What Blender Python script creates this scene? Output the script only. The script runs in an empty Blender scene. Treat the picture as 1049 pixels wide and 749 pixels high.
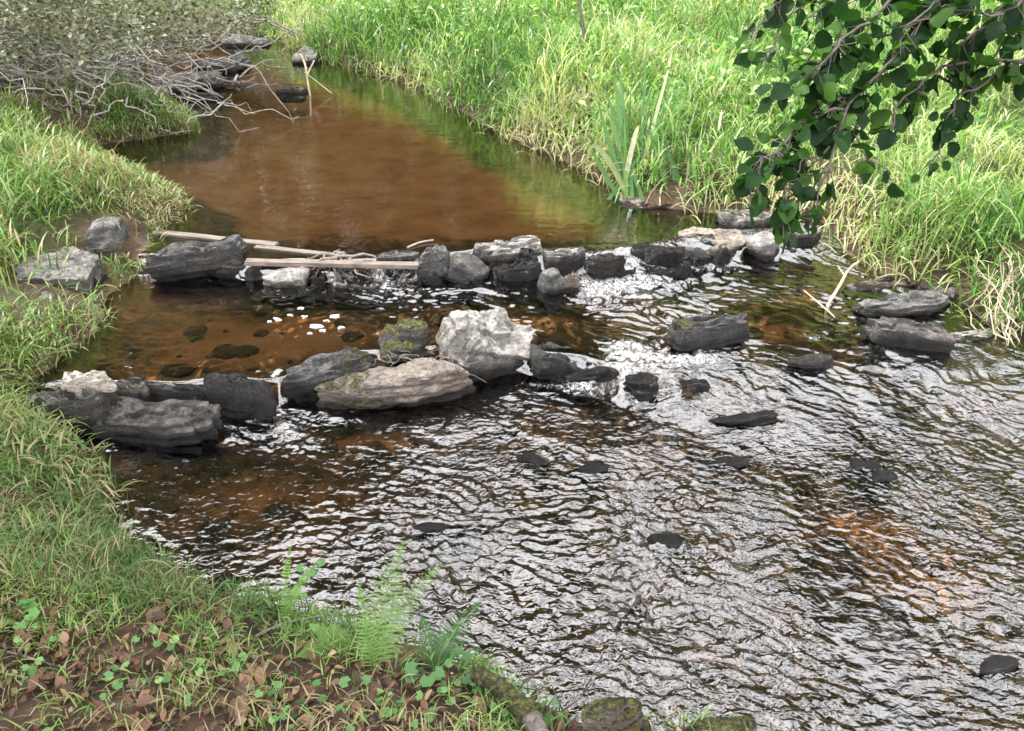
import bpy, math, random
import numpy as np
from mathutils import Vector
rng = np.random.default_rng(7)
random.seed(7)
scn = bpy.context.scene
COL = scn.collection
R = math.radians

# ------------------------------------------------------------------ camera
CAMZ, PITCH, F, CX, CY = 2.2, R(30), 856.0, 524.5, 374.5
cam_d = bpy.data.cameras.new('camera')
cam_d.sensor_width = 36
cam_d.lens = 36 * F / 1049
cam_d.clip_start = 0.05
cam_d.clip_end = 2000
cam = bpy.data.objects.new('camera', cam_d)
COL.objects.link(cam)
cam.location = (0, 0, CAMZ)
cam.rotation_euler = (R(90) - PITCH, 0, 0)
scn.camera = cam
FW = np.array([0, math.cos(PITCH), -math.sin(PITCH)])
UP = np.array([0, math.sin(PITCH), math.cos(PITCH)])
RT = np.array([1.0, 0, 0])
CAM = np.array([0, 0, CAMZ])

def ray(px, py):
    return FW + RT * ((px - CX) / F) - UP * ((py - CY) / F)
def P(px, py, z=0.0):                      # photo pixel -> point of the place at height z
    d = ray(px, py)
    return CAM + d * ((z - CAMZ) / d[2])
def PD(px, py, dist):                      # photo pixel -> point at forward distance
    return CAM + ray(px, py) * dist
def proj(p):
    q = np.asarray(p) - CAM
    w = np.maximum(q @ FW, 1e-3)
    return CX + F * (q @ RT) / w, CY - F * (q @ UP) / w

# ------------------------------------------------------------------ noise
def _h(ix, iy, iz):
    n = (ix * 374761393 + iy * 668265263 + iz * 2147483647 + 1013904223) & 0xffffffff
    n = ((n ^ (n >> 13)) * 1274126177) & 0xffffffff
    n = ((n ^ (n >> 15)) * 2246822519) & 0xffffffff
    return ((n ^ (n >> 16)) & 0xffff) / 32767.5 - 1.0
def noise(x, y, z=0.0):
    x, y, z = np.broadcast_arrays(np.asarray(x, float), np.asarray(y, float), np.asarray(z, float))
    ix, iy, iz = np.floor(x).astype(np.int64), np.floor(y).astype(np.int64), np.floor(z).astype(np.int64)
    fx, fy, fz = x - ix, y - iy, z - iz
    u, v, w = [t * t * t * (t * (t * 6 - 15) + 10) for t in (fx, fy, fz)]
    def L(a, b, t): return a + (b - a) * t
    c = {}
    for a in (0, 1):
        for b in (0, 1):
            for d in (0, 1):
                c[a, b, d] = _h(ix + a, iy + b, iz + d)
    return L(L(L(c[0,0,0], c[1,0,0], u), L(c[0,1,0], c[1,1,0], u), v),
             L(L(c[0,0,1], c[1,0,1], u), L(c[0,1,1], c[1,1,1], u), v), w)
def fbm(x, y, z=0.0, o=4):
    s, a = 0, 0.5
    for i in range(o):
        k = 2.03 ** i
        s = s + a * noise(x * k + i * 17.3, y * k + i * 9.1, np.asarray(z) * k + i * 5.7)
        a *= 0.5
    return s
def sstep(a, b, x):
    t = np.clip((x - a) / (b - a), 0, 1)
    return t * t * (3 - 2 * t)

# ------------------------------------------------------------------ mesh helper
def mk(name, V, Fc, mat, attrs=None, smooth=True, parent=None):
    V = np.asarray(V, np.float32); Fc = np.asarray(Fc, np.int32)
    me = bpy.data.meshes.new(name)
    n, k = Fc.shape
    me.vertices.add(len(V)); me.vertices.foreach_set('co', V.ravel())
    me.loops.add(n * k); me.loops.foreach_set('vertex_index', Fc.ravel())
    me.polygons.add(n)
    me.polygons.foreach_set('loop_start', np.arange(0, n * k, k, dtype=np.int32))
    me.polygons.foreach_set('loop_total', np.full(n, k, np.int32))
    me.polygons.foreach_set('use_smooth', np.full(n, smooth, bool))
    for a, v in (attrs or {}).items():
        at = me.attributes.new(a, 'FLOAT', 'POINT')
        at.data.foreach_set('value', np.asarray(v, np.float32))
    me.materials.append(mat)
    me.update(calc_edges=True); me.validate()
    o = bpy.data.objects.new(name, me)
    COL.objects.link(o)
    if parent is not None: o.parent = parent
    return o
def tag(o, label=None, cat=None, group=None, kind=None):
    if label: o['label'] = label
    if cat: o['category'] = cat
    if group: o['group'] = group
    if kind: o['kind'] = kind
    return o
def empty(name, loc):
    o = bpy.data.objects.new(name, None); COL.objects.link(o)
    o.location = tuple(float(v) for v in loc); o.empty_display_size = 0.1
    return o
def centred(V, base):                      # world coords -> local to a base point
    return np.asarray(V) - np.asarray(base)

# ------------------------------------------------------------------ materials
def new_mat(name):
    m = bpy.data.materials.new(name); m.use_nodes = True
    nt = m.node_tree; nt.nodes.clear()
    out = nt.nodes.new('ShaderNodeOutputMaterial')
    return m, nt, out
class G:
    def __init__(s, nt): s.nt = nt
    def n(s, t, **kw):
        nd = s.nt.nodes.new(t)
        for k, v in kw.items():
            if k.startswith('_'): setattr(nd, k[1:], v)
            else:
                sock = nd.inputs[int(k[1:])] if k[0] == 'i' and k[1:].isdigit() else nd.inputs[k.replace('__', ' ')]
                if hasattr(v, 'is_output'): s.nt.links.new(v, sock)
                else: sock.default_value = v
        return nd
    def attr(s, name): return s.n('ShaderNodeAttribute', _attribute_name=name).outputs['Fac']
    def math(s, op, a, b=0.0, clamp=False):
        return s.n('ShaderNodeMath', _operation=op, _use_clamp=clamp, i0=a, i1=b).outputs[0]
    def mix(s, fac, a, b, mode='MIX'):
        nd = s.nt.nodes.new('ShaderNodeMix'); nd.data_type = 'RGBA'; nd.blend_type = mode
        for k, v in ((0, fac), (6, a), (7, b)):
            if hasattr(v, 'is_output'): s.nt.links.new(v, nd.inputs[k])
            else: nd.inputs[k].default_value = v if k == 0 or len(v) == 4 else (*v, 1)
        return nd.outputs[2]
    def ramp(s, fac, stops):
        nd = s.nt.nodes.new('ShaderNodeValToRGB'); cr = nd.color_ramp
        while len(cr.elements) < len(stops): cr.elements.new(0.5)
        for e, (p, c) in zip(cr.elements, stops):
            e.position = p; e.color = (*c, 1) if len(c) == 3 else c
        if hasattr(fac, 'is_output'): s.nt.links.new(fac, nd.inputs[0])
        return nd.outputs[0]
    def noise(s, vec, scale, detail=4, rough=0.55, dist=0.0):
        return s.n('ShaderNodeTexNoise', Vector=vec, Scale=scale, Detail=detail, Roughness=rough, Distortion=dist).outputs['Fac']
    def mapr(s, v, a, b, c=0.0, d=1.0):
        return s.n('ShaderNodeMapRange', i0=v, i1=a, i2=b, i3=c, i4=d).outputs[0]
    def scaled(s, vec, sc):
        return s.n('ShaderNodeMapping', Vector=vec, Scale=sc).outputs[0]

def rock_mat(name, dark, light, lich=None, lich_amt=0.5, brown=0.25):
    m, nt, out = new_mat(name); g = G(nt)
    tc = nt.nodes.new('ShaderNodeTexCoord'); ob = tc.outputs['Object']
    n1 = g.noise(ob, 9, 8, 0.65)
    st = g.noise(g.scaled(ob, (7, 7, 26)), 1.6, 7, 0.7, 0.6)
    n2 = g.noise(g.scaled(ob, (1, 1, 1.8)), 42, 9, 0.78)
    f = g.math('ADD', g.math('MULTIPLY', n1, 0.5), g.math('MULTIPLY', st, 0.5))
    f = g.mapr(f, 0.36, 0.62)
    col = g.mix(f, dark, light)
    col = g.mix(g.mapr(g.noise(ob, 6, 5, 0.6), 0.55, 0.7, 0, brown), col, (0.16, 0.09, 0.05))
    if lich:
        col = g.mix(g.math('MULTIPLY', g.mapr(g.noise(ob, 13, 8, 0.75), 0.42, 0.58), g.mapr(g.attr('top'), 0.2, 0.65, 0, lich_amt)), col, lich)
    col = g.mix(g.mapr(n2, 0.36, 0.54, 0.75, 0.0), col, (0.015, 0.013, 0.012))
    col = g.mix(g.mapr(g.noise(ob, 70, 6, 0.75), 0.54, 0.66, 0, 0.45), col, (0.30, 0.285, 0.265))
    rnd = nt.nodes.new('ShaderNodeObjectInfo').outputs['Random']
    col = g.mix(1.0, col, g.ramp(rnd, [(0.0, (1.12, 1.06, .98)), (0.35, (.75, .77, .78)), (0.6, (1.04, 1.0, .96)), (0.8, (1.2, 1.18, 1.12)), (1.0, (1.0, .92, .82))]), 'MULTIPLY')
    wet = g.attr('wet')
    col = g.mix(wet, col, g.mix(1.0, col, (0.10, 0.088, 0.078), 'MULTIPLY'))  # wet stone tint; also paints the dim fronts of the weir stones
    moss = g.attr('moss')
    mossm = g.mapr(g.math('ADD', moss, g.math('MULTIPLY', g.math('SUBTRACT', g.noise(ob, 22, 6, 0.7), 0.5), 1.3)), 0.45, 0.62)
    mcol = g.ramp(g.noise(ob, 60, 4, 0.7), [(0.36, (0.008, 0.009, 0.004)), (0.50, (0.06, 0.062, 0.013)), (0.64, (0.20, 0.185, 0.04))])
    col = g.mix(mossm, col, mcol)
    rough = g.math('ADD', g.mapr(wet, 0, 1, 0.8, 0.25), g.math('MULTIPLY', mossm, 0.5), True)
    h = g.math('ADD', g.math('MULTIPLY', g.noise(ob, 17, 6, 0.75), 1.1), g.math('MULTIPLY', st, 0.45))
    h = g.math('ADD', h, g.math('MULTIPLY', n2, 0.7)) if True else g.math('ADD', g.math('MULTIPLY', st, 0.45), g.math('MULTIPLY', n2, 0.7))
    h = g.math('ADD', h, g.math('MULTIPLY', g.math('MULTIPLY', g.noise(ob, 130, 3, 0.7), mossm), 0.9))
    bump = g.n('ShaderNodeBump', Strength=1.0, Distance=0.042, Height=h)
    b = g.n('ShaderNodeBsdfPrincipled', Base__Color=col, Roughness=rough, Normal=bump.outputs[0])
    b.inputs['Specular IOR Level'].default_value = 0.5
    nt.links.new(b.outputs[0], out.inputs[0])
    return m
M = {}
M['dark'] = rock_mat('dark_slate', (0.008, 0.0075, 0.007), (0.075, 0.07, 0.066), (0.24, 0.23, 0.22), 0.75)
M['grey'] = rock_mat('grey_slate', (0.03, 0.028, 0.027), (0.19, 0.18, 0.172), (0.40, 0.39, 0.37), 0.85)
M['pale'] = rock_mat('pale_stone', (0.09, 0.085, 0.08), (0.37, 0.355, 0.335), (0.60, 0.59, 0.57), 0.9, 0.2)  # pale tone also carries the sun patches of some stones
M['sunlit_cream'] = rock_mat('sunlit_cream_stone', (0.30, 0.27, 0.23), (0.74, 0.69, 0.62), (0.82, 0.79, 0.74), 0.9, 0.1)  # cream stone, whitened in colour to stand in for its sun patch
M['brown'] = rock_mat('brown_stone', (0.09, 0.07, 0.055), (0.33, 0.28, 0.235), (0.42, 0.38, 0.34), 0.7, 0.55)
M['wetrock'] = rock_mat('wet_black_stone', (0.006, 0.0055, 0.005), (0.04, 0.037, 0.035), (0.11, 0.105, 0.1), 0.4, 0.15)

def leaf_mat(name, stops, trans=0.35, rough=0.45, tr_tint=(1.05, 1.25, 0.6), spec=0.4):
    m, nt, out = new_mat(name); g = G(nt)
    tc = nt.nodes.new('ShaderNodeTexCoord')
    t = g.math('ADD', g.attr('tint'), g.math('MULTIPLY', g.math('SUBTRACT', g.noise(tc.outputs['Object'], 30, 3), 0.5), 0.12))
    col = g.ramp(t, stops)
    b = g.n('ShaderNodeBsdfPrincipled', Base__Color=col, Roughness=rough)
    b.inputs['Specular IOR Level'].default_value = spec
    tr = g.n('ShaderNodeBsdfTranslucent', Color=g.mix(1.0, col, tr_tint, 'MULTIPLY'))
    mx = g.n('ShaderNodeMixShader', i0=trans, i1=b.outputs[0], i2=tr.outputs[0])
    nt.links.new(mx.outputs[0], out.inputs[0])
    return m
M['meadow'] = leaf_mat('meadow_grass', [(0.0, (0.03, 0.075, 0.015)), (0.3, (0.075, 0.18, 0.035)), (0.55, (0.165, 0.31, 0.07)), (0.78, (0.38, 0.45, 0.20)), (1.0, (0.52, 0.46, 0.30))], 0.45, 0.36)
M['bankgrass'] = leaf_mat('bank_grass', [(0.0, (0.03, 0.07, 0.015)), (0.35, (0.08, 0.165, 0.03)), (0.6, (0.17, 0.25, 0.06)), (0.85, (0.21, 0.175, 0.085)), (1.0, (0.30, 0.225, 0.135))], 0.3, 0.45)
M['alder'] = leaf_mat('alder_leaf', [(0.0, (0.008, 0.024, 0.008)), (0.6, (0.016, 0.045, 0.012)), (1.0, (0.05, 0.11, 0.02))], 0.45, 0.5, (1.5, 2.0, .5), .12)
M['tree'] = leaf_mat('tree_leaf', [(0.0, (0.02, 0.04, 0.012)), (1.0, (0.06, 0.10, 0.03))], 0.2, 0.5)
M['bushleaf'] = leaf_mat('bush_leaf', [(0.0, (0.05, 0.06, 0.03)), (0.5, (0.165, 0.178, 0.105)), (1.0, (0.30, 0.30, 0.20))], 0.2, 0.5)
M['fern'] = leaf_mat('fern_frond', [(0.0, (0.025, 0.07, 0.02)), (0.5, (0.07, 0.17, 0.03)), (1.0, (0.16, 0.26, 0.05))], 0.35, 0.5)
M['iris'] = leaf_mat('iris_blade', [(0.0, (0.022, 0.07, 0.018)), (0.6, (0.07, 0.17, 0.03)), (0.85, (0.14, 0.22, 0.05)), (1.0, (0.45, 0.42, 0.3))], 0.25, 0.35)
M['ivy'] = leaf_mat('ground_ivy', [(0.0, (0.03, 0.085, 0.03)), (0.6, (0.08, 0.19, 0.05)), (1.0, (0.16, 0.30, 0.08))], 0.3, 0.5)
M['litter'] = leaf_mat('dead_leaf', [(0.0, (0.04, 0.02, 0.012)), (0.4, (0.10, 0.048, 0.025)), (0.75, (0.19, 0.10, 0.055)), (1.0, (0.32, 0.23, 0.13))], 0.1, 0.6, (1.1, 0.9, 0.7))

def wood_mat(name, a, b_, scale=(3, 40, 40), rough=0.7):
    m, nt, out = new_mat(name); g = G(nt)
    tc = nt.nodes.new('ShaderNodeTexCoord'); ob = tc.outputs['Object']
    n = g.noise(g.scaled(ob, scale), 2.0, 6, 0.6, 0.4)
    col = g.mix(g.mapr(n, 0.3, 0.7), a, b_)
    col = g.mix(g.mapr(g.noise(ob, 9, 4), 0.5, 0.75, 0, 0.6), col, tuple(v * 0.35 for v in a))
    bump = g.n('ShaderNodeBump', Strength=0.5, Distance=0.006, Height=n)
    bs = g.n('ShaderNodeBsdfPrincipled', Base__Color=col, Roughness=rough, Normal=bump.outputs[0])
    nt.links.new(bs.outputs[0], out.inputs[0])
    return m
M['plank'] = wood_mat('weathered_plank', (0.06, 0.048, 0.04), (0.22, 0.178, 0.145))
M['bark'] = wood_mat('bark', (0.035, 0.028, 0.022), (0.11, 0.09, 0.075), (18, 18, 5))
M['deadwood'] = wood_mat('dead_branch', (0.14, 0.125, 0.10), (0.36, 0.33, 0.28), (10, 10, 10))
M['driftwood'] = wood_mat('dark_driftwood', (0.06, 0.048, 0.04), (0.19, 0.16, 0.135), (12, 12, 12))
M['darktwig'] = wood_mat('dark_twig', (0.02, 0.016, 0.013), (0.07, 0.055, 0.045), (12, 12, 12))
M['paletwig'] = wood_mat('pale_twig', (0.25, 0.19, 0.12), (0.45, 0.37, 0.26), (12, 12, 12))
M['straw'] = wood_mat('dry_stem', (0.36, 0.30, 0.19), (0.55, 0.48, 0.34), (12, 12, 12))

def ground_mat():
    m, nt, out = new_mat('ground_soil'); g = G(nt)
    geo = nt.nodes.new('ShaderNodeNewGeometry'); po = geo.outputs['Position']
    soil = g.ramp(g.noise(po, 5, 9, 0.7), [(0.3, (0.022, 0.015, 0.011)), (0.5, (0.06, 0.038, 0.026)), (0.7, (0.12, 0.078, 0.05))])
    silt = g.ramp(g.noise(po, 3.2, 8, 0.65), [(0.3, (0.25, 0.142, 0.07)), (0.5, (0.36, 0.215, 0.112)), (0.7, (0.45, 0.29, 0.16))])
    rbed = g.ramp(g.noise(po, 9, 9, 0.75), [(0.3, (0.022, 0.017, 0.012)), (0.5, (0.088, 0.066, 0.045)), (0.72, (0.21, 0.148, 0.095))])
    si = g.mapr(g.math('ADD', g.attr('silt'), g.math('MULTIPLY', g.math('SUBTRACT', g.noise(po, 4.5, 6, 0.7), 0.5), 1.1)), 0.4, 0.75)
    bed = g.mix(si, rbed, silt)
    col = g.mix(g.attr('sub'), soil, bed)
    col = g.mix(g.attr('turf'), col, g.ramp(g.noise(po, 14, 5, 0.7), [(0.3, (0.02, 0.03, 0.01)), (0.7, (0.09, 0.12, 0.035))]))
    bump = g.n('ShaderNodeBump', Strength=0.7, Distance=0.03, Height=g.noise(po, 30, 8, 0.75))
    b = g.n('ShaderNodeBsdfPrincipled', Base__Color=col, Roughness=0.9, Normal=bump.outputs[0])
    b.inputs['Specular IOR Level'].default_value = 0.2
    nt.links.new(b.outputs[0], out.inputs[0])
    return m
M['ground'] = ground_mat()

WATER_IOR = 2.15
def water_mat():
    m, nt, out = new_mat('stream_water'); g = G(nt)
    geo = nt.nodes.new('ShaderNodeNewGeometry'); po = geo.outputs['Position']
    rip = g.attr('rip')
    v1 = g.scaled(po, (0.72, 1.0, 1.0))
    h = g.noise(v1, 38, 1.5, 0.5, 0.9)
    bump = g.n('ShaderNodeBump', Strength=g.mapr(rip, 0, 1, 0.05, 0.85), Distance=0.012, Height=h)
    fr = g.n('ShaderNodeFresnel', IOR=WATER_IOR, Normal=bump.outputs[0])
    trn = g.n('ShaderNodeBsdfTransparent', Color=(0.92, 0.79, 0.63, 1))
    gl = g.n('ShaderNodeBsdfGlossy', Color=(1, 1, 1, 1), Roughness=0.015, Normal=bump.outputs[0])
    mx = g.n('ShaderNodeMixShader', i0=fr.outputs[0], i1=trn.outputs[0], i2=gl.outputs[0])
    fo = g.attr('foam')
    fn = g.noise(g.scaled(po, (1.0, 0.6, 0.5)), 75, 6, 0.8, 1.5)
    fm = g.mapr(g.math('ADD', g.math('MINIMUM', fo, 0.60), g.math('MULTIPLY', g.math('SUBTRACT', fn, 0.5), 2.6)), 0.55, 0.95, 0, 0.9)
    df = g.n('ShaderNodeBsdfPrincipled', Base__Color=(0.62, 0.61, 0.60, 1), Roughness=0.5, Normal=bump.outputs[0])
    mx2 = g.n('ShaderNodeMixShader', i0=fm, i1=mx.outputs[0], i2=df.outputs[0])
    nt.links.new(mx2.outputs[0], out.inputs[0])
    return m
M['water'] = water_mat()
def flat_mat(name, col, rough=0.6):
    m, nt, out = new_mat(name); g = G(nt)
    tc = nt.nodes.new('ShaderNodeTexCoord')
    c = g.mix(g.noise(tc.outputs['Object'], 60, 4), tuple(v * 0.8 for v in col), col)
    b = g.n('ShaderNodeBsdfPrincipled', Base__Color=c, Roughness=rough)
    nt.links.new(b.outputs[0], out.inputs[0]); return m
m, nt, out = new_mat('foam_bubbles'); g = G(nt); tc = nt.nodes.new('ShaderNodeTexCoord')
fa = g.mapr(g.noise(tc.outputs['Object'], 160, 5, 0.75), .40, .58)
fb = g.n('ShaderNodeBsdfPrincipled', Base__Color=(.68, .67, .62, 1), Roughness=.8)
fm_ = g.n('ShaderNodeMixShader', i0=fa, i1=nt.nodes.new('ShaderNodeBsdfTransparent').outputs[0], i2=fb.outputs[0]); nt.links.new(fm_.outputs[0], out.inputs[0]); M['foam'] = m
M['mossfluff'] = leaf_mat('moss', [(0.0, (0.03, 0.03, 0.008)), (0.5, (0.10, 0.10, 0.018)), (1.0, (0.22, 0.20, 0.04))], 0.15, 0.8)

# ------------------------------------------------------------------ the stream: outline, levels, ground
ZU, ZM, ZL = 0.15, 0.04, -0.08
sh = []
def S(px, py, z): sh.append(P(px, py, z)[:2])
for a in [(735,749,ZL),(690,749,ZL),(600,742,ZL),(555,722,ZL),(515,698,ZL),(455,672,ZL),(400,660,ZL),(330,640,ZL),(240,622,ZL),(195,608,ZL),(140,572,ZL),(110,525,ZL),(92,472,ZL),(40,432,ZL),
          (25,405,ZM),(55,372,ZM),(98,335,ZM),(112,298,ZM),(150,275,ZM),(160,240,ZU),(190,214,ZU),(150,190,ZU),(92,174,ZU),(96,150,ZU),(200,135,ZU),(190,112,ZU),(150,100,ZU),(60,96,ZU),(-60,92,ZU)]:
    S(*a)
sh += [np.array([-12, 10.5]), np.array([-20, 11.0]), np.array([-20, 15.5]), np.array([-12, 14.6])]
for a in [(0,36,ZU),(180,30,ZU),(270,36,ZU),(315,58,ZU),(345,66,ZU),(420,86,ZU),(500,130,ZU),(560,156,ZU),(622,188,ZU),(660,211,ZU),(730,218,ZU),(765,222,ZU),(835,240,ZM),(900,282,ZM),(965,300,ZM),(1022,338,ZM),(1060,362,ZL)]:
    S(*a)
sh += [np.array([3.9, 3.3]), np.array([7, 1.8]), np.array([13, 0.5]), np.array([30, -2]), np.array([30, -6]), np.array([12, -2.6]), np.array([6, -0.6]), np.array([3, 0.55]), np.array([1.5, 1.1])]
sh = np.array(sh)

def sdist(x, y):
    """signed distance to the shoreline, positive over water"""
    x = np.asarray(x, float).ravel(); y = np.asarray(y, float).ravel()
    d2 = np.full(x.shape, 1e9); inside = np.zeros(x.shape, bool)
    n = len(sh)
    for i in range(n):
        ax, ay = sh[i]; bx, by = sh[(i + 1) % n]
        ex, ey = bx - ax, by - ay
        t = np.clip(((x - ax) * ex + (y - ay) * ey) / (ex * ex + ey * ey), 0, 1)
        d2 = np.minimum(d2, (x - ax - t * ex) ** 2 + (y - ay - t * ey) ** 2)
        c = (ay > y) != (by > y)
        xi = ax + (y - ay) / (ey if abs(ey) > 1e-9 else 1e-9) * ex
        inside ^= c & (x < xi)
    sd = np.sqrt(d2) * np.where(inside, 1, -1)
    return sd + 0.05 * fbm(x * 3.1, y * 3.1, 0, 3) + 0.02 * noise(x * 11, y * 11, 3)

wu = np.array([P(px, py, ZU)[:2] for px, py in [(140,262),(200,258),(250,264),(330,266),(425,265),(465,258),(500,255),(560,258),(610,262),(650,252),(700,240),(760,234),(800,232)]])
wl = np.array([P(px, py, ZM)[:2] for px, py in [(20,392),(120,393),(200,390),(285,390),(330,372),(400,356),(500,356),(600,366),(650,372),(720,368),(830,356),(930,338),(1040,346)]])
def fU(x): return np.interp(x, wu[:, 0], wu[:, 1])
def fL(x): return np.interp(x, wl[:, 0], wl[:, 1])
def level(x, y):
    x = np.asarray(x, float); y = np.asarray(y, float)
    wob = 0.03 * noise(x * 6, y * 2, 9)
    wL = 0.06 + 0.9 * sstep(0.1, 1.6, x)
    wU = 0.10 + 0.35 * sstep(0.5, 1.3, x)
    a = sstep(-wL, 0.02, y - fL(x) + wob)
    b = sstep(-wU, 0.02, y - fU(x) + wob)
    return ZL + (ZM - ZL) * a + (ZU - ZM) * b

def blobs(x, y, lst):
    s = np.zeros(np.shape(x))
    for px, py, z, rx, ry, a in lst:
        c = P(px, py, z)
        s = s + a * np.exp(-(((x - c[0]) / rx) ** 2 + ((y - c[1]) / ry) ** 2))
    return s

def ground_h(x, y):
    shp = np.shape(x)
    x = np.asarray(x, float).ravel(); y = np.asarray(y, float).ravel()
    sd = sdist(x, y); W = level(x, y)
    depth = 0.15 + 0.10 * sstep(5.2, 7, y)
    zin = W - depth * (1 - np.exp(-np.maximum(sd, 0) / 0.25)) + 0.03 * fbm(x * 4, y * 4, 1, 4) * sstep(0.0, 0.2, sd)
    d = np.maximum(-sd, 0)
    far = sstep(0.3, 1.5, y - 2.8 + 0.0 * x)                      # the two long banks against the trodden near bank
    lft = (x < -0.5)
    steep = np.where(lft, 0.18, 0.26)
    near = 0.20 * (1 - np.exp(-d / 0.22)) + 0.14 * np.minimum(d, 2.5)
    oth = steep * (1 - np.exp(-d / 0.25)) + 0.07 * np.minimum(d, 12) + 0.02 * np.clip(d - 12, 0, 40)
    zo = W + near * (1 - far) + oth * far
    zo = zo + (0.05 * fbm(x * 1.3, y * 1.3, 4, 4) + 0.02 * fbm(x * 7, y * 7, 2, 3)) * sstep(0.02, 0.5, d) + 0.008 * fbm(x * 25, y * 25, 6, 2)
    z = np.where(sd > 0, zin, zo)
    return z.reshape(shp), sd.reshape(shp), W.reshape(shp)

def axis(lo, hi, step, out_lo, out_hi, gr=1.35):
    c = list(np.arange(lo, hi, step)); s = step
    a = []
    v = lo
    while v > out_lo: s *= gr; v -= s; a.append(v)
    b = []; v = c[-1]; s = step
    while v < out_hi: s *= gr; v += s; b.append(v)
    return np.array(a[::-1] + c + b)
def grid_faces(nx, ny):
    i = np.arange(nx - 1); j = np.arange(ny - 1)
    I, J = np.meshgrid(i, j)
    a = (J * nx + I).ravel()
    return np.stack([a, a + 1, a + nx + 1, a + nx], 1)

gx = axis(-4.2, 4.2, 0.035, -500, 500); gy = axis(0.2, 14.5, 0.04, -400, 700)
X, Y = np.meshgrid(gx, gy)
Z, SD, W0 = ground_h(X, Y)
sub = sstep(-0.05, 0.05, SD)
silt = np.clip(0.9 * sstep(5.0, 6.0, Y) * sstep(0.1, 0.5, SD) + blobs(X, Y, [
    (150,285,ZM,.5,.35,.6),(330,320,ZM,.5,.25,.55),(200,335,ZM,.8,.5,.75),(550,310,ZM,.35,.15,.7),(780,320,ZM,.35,.2,.9),(820,285,ZM,.3,.15,.7),(860,235,ZM,.3,.2,.7),(400,425,ZL,.35,.1,.9),
    (260,500,ZL,.8,.5,.6),(950,560,ZL,.35,.3,.75),(880,505,ZL,.3,.15,.45),(650,500,ZL,.3,.3,.3),(1000,400,ZL,.5,.25,.5)]), 0, 1)
turf = sstep(0.15, 0.8, -SD) * sstep(2.2, 3.2, Y) * (1 - sstep(6.6, 7.2, Y) * (X < -2.9) * (Y < 13))
ground = mk('ground', np.stack([X, Y, Z], -1).reshape(-1, 3), grid_faces(len(gx), len(gy)), M['ground'],
            {'sub': sub.ravel(), 'silt': silt.ravel(), 'turf': turf.ravel()})
tag(ground, kind='structure')
def gz(x, y): return ground_h(x, y)[0]

# ------------------------------------------------------------------ water surface
def stepped():
    xs = axis(-2.3, 3.1, 0.0072, -21, 31, 1.12)
    ys = [1.0]; s = 0.0085
    while ys[-1] < 16:
        s = 0.0068 if ys[-1] < 4.2 else min(0.0068 + 0.0045 * (ys[-1] - 4.2), 0.05)
        ys.append(ys[-1] + s)
    a = []; v = 1.0; s = 0.0085
    while v > -7: s *= 1.15; v -= s; a.append(v)
    return xs, np.array(a[::-1] + ys)
wx, wy = stepped()
X, Y = np.meshgrid(wx, wy)
SDw = sdist(X, Y).reshape(X.shape)
Wl = level(X, Y)
lowr = 1 - sstep(-0.5, 0.02, Y - fL(X))
midr = (1 - lowr) * (1 - sstep(-0.3, 0.02, Y - fU(X)))
calm_l = blobs(X, Y, [(270,500,ZL,.75,.4,1.0),(150,470,ZL,.5,.35,.6),(360,440,ZL,.45,.14,.6)])
ang = np.interp(Y, [1.5, 4.0, 6.0], [R(-24), R(-16), R(0)])
U0 = X * np.cos(ang) + Y * np.sin(ang); V0 = -X * np.sin(ang) + Y * np.cos(ang)
amp = lowr * np.clip(1.0 - 1.0 * calm_l, 0.06, 1) + midr * np.clip(0.17 + 0.6 * sstep(-0.6, 0.8, X), 0, 1)
amp = amp + blobs(X, Y, [(420,300,ZM,.45,.22,.6),(620,300,ZM,.4,.25,.5),(300,300,ZM,.35,.12,.35),(285,440,ZL,.18,.15,.7),(700,395,ZL,.6,.2,.4)])
amp = amp * (1 - 0.75 * blobs(X, Y, [(800,320,ZM,.35,.13,.8),(1010,470,ZL,.25,.2,.3),(930,570,ZL,.3,.2,.45)]))
amp = np.clip(amp, 0.03, 1.15) * sstep(-0.02, 0.12, SDw + 0.05)
lane = fbm(U0 * 2.6, V0 * .75, 41, 3)
amp = amp * np.clip(.80 + 1.5 * lane, .25, 1.35)
amp = amp * (0.75 + 0.5 * (0.5 + 0.5 * fbm(X * 1.7, Y * 1.7, 3, 3) * 2))
# flow-aligned coordinates: crests lie across the current, which turns to the lower right
ang = np.interp(Y, [1.5, 4.0, 6.0], [R(-24), R(-16), R(0)])
U_ = X * np.cos(ang) + Y * np.sin(ang); V_ = -X * np.sin(ang) + Y * np.cos(ang)
qx = 0.16 * fbm(X * 2.5, Y * 2.5, 1, 3); qy = 0.16 * fbm(X * 2.5, Y * 2.5, 8, 3)
def ridge(n): return 1 - np.abs(n) * 2
a1 = fbm((U_ + qx) * 2.3, (V_ + qy) * 5.0, 2, 2)
a2 = ridge(noise((U_ + qx * 1.4) * 15, (V_ + qy * 1.4) * 22, 5))
a3 = noise((U_ + qx) * 26, (V_ + qy) * 40, 7)
a4 = noise(U_ * 38, V_ * 56, 11)
a3 = a3 * (1 - sstep(2.7, 3.8, Y)) + 1.35 * noise((U_ + qx) * 17, (V_ + qy) * 25, 17) * sstep(2.7, 3.8, Y)
a4 = a4 * (1 - .7 * sstep(2.7, 3.8, Y))
patch = np.clip(1 + 1.1 * fbm(X * 1.3, Y * 2.2, 31, 3), .35, 1.7)
disp = amp * (0.016 * a1 + patch * (0.0054 * a2 + 0.0068 * a3 + 0.0026 * a4))
disp += 0.0007 * noise(X * 4 + qx * 3, Y * 17, 21) * sstep(5.0, 6.0, Y) + 0.0004 * noise(X * 9, Y * 36, 22) * sstep(5.0, 6.0, Y)
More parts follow.
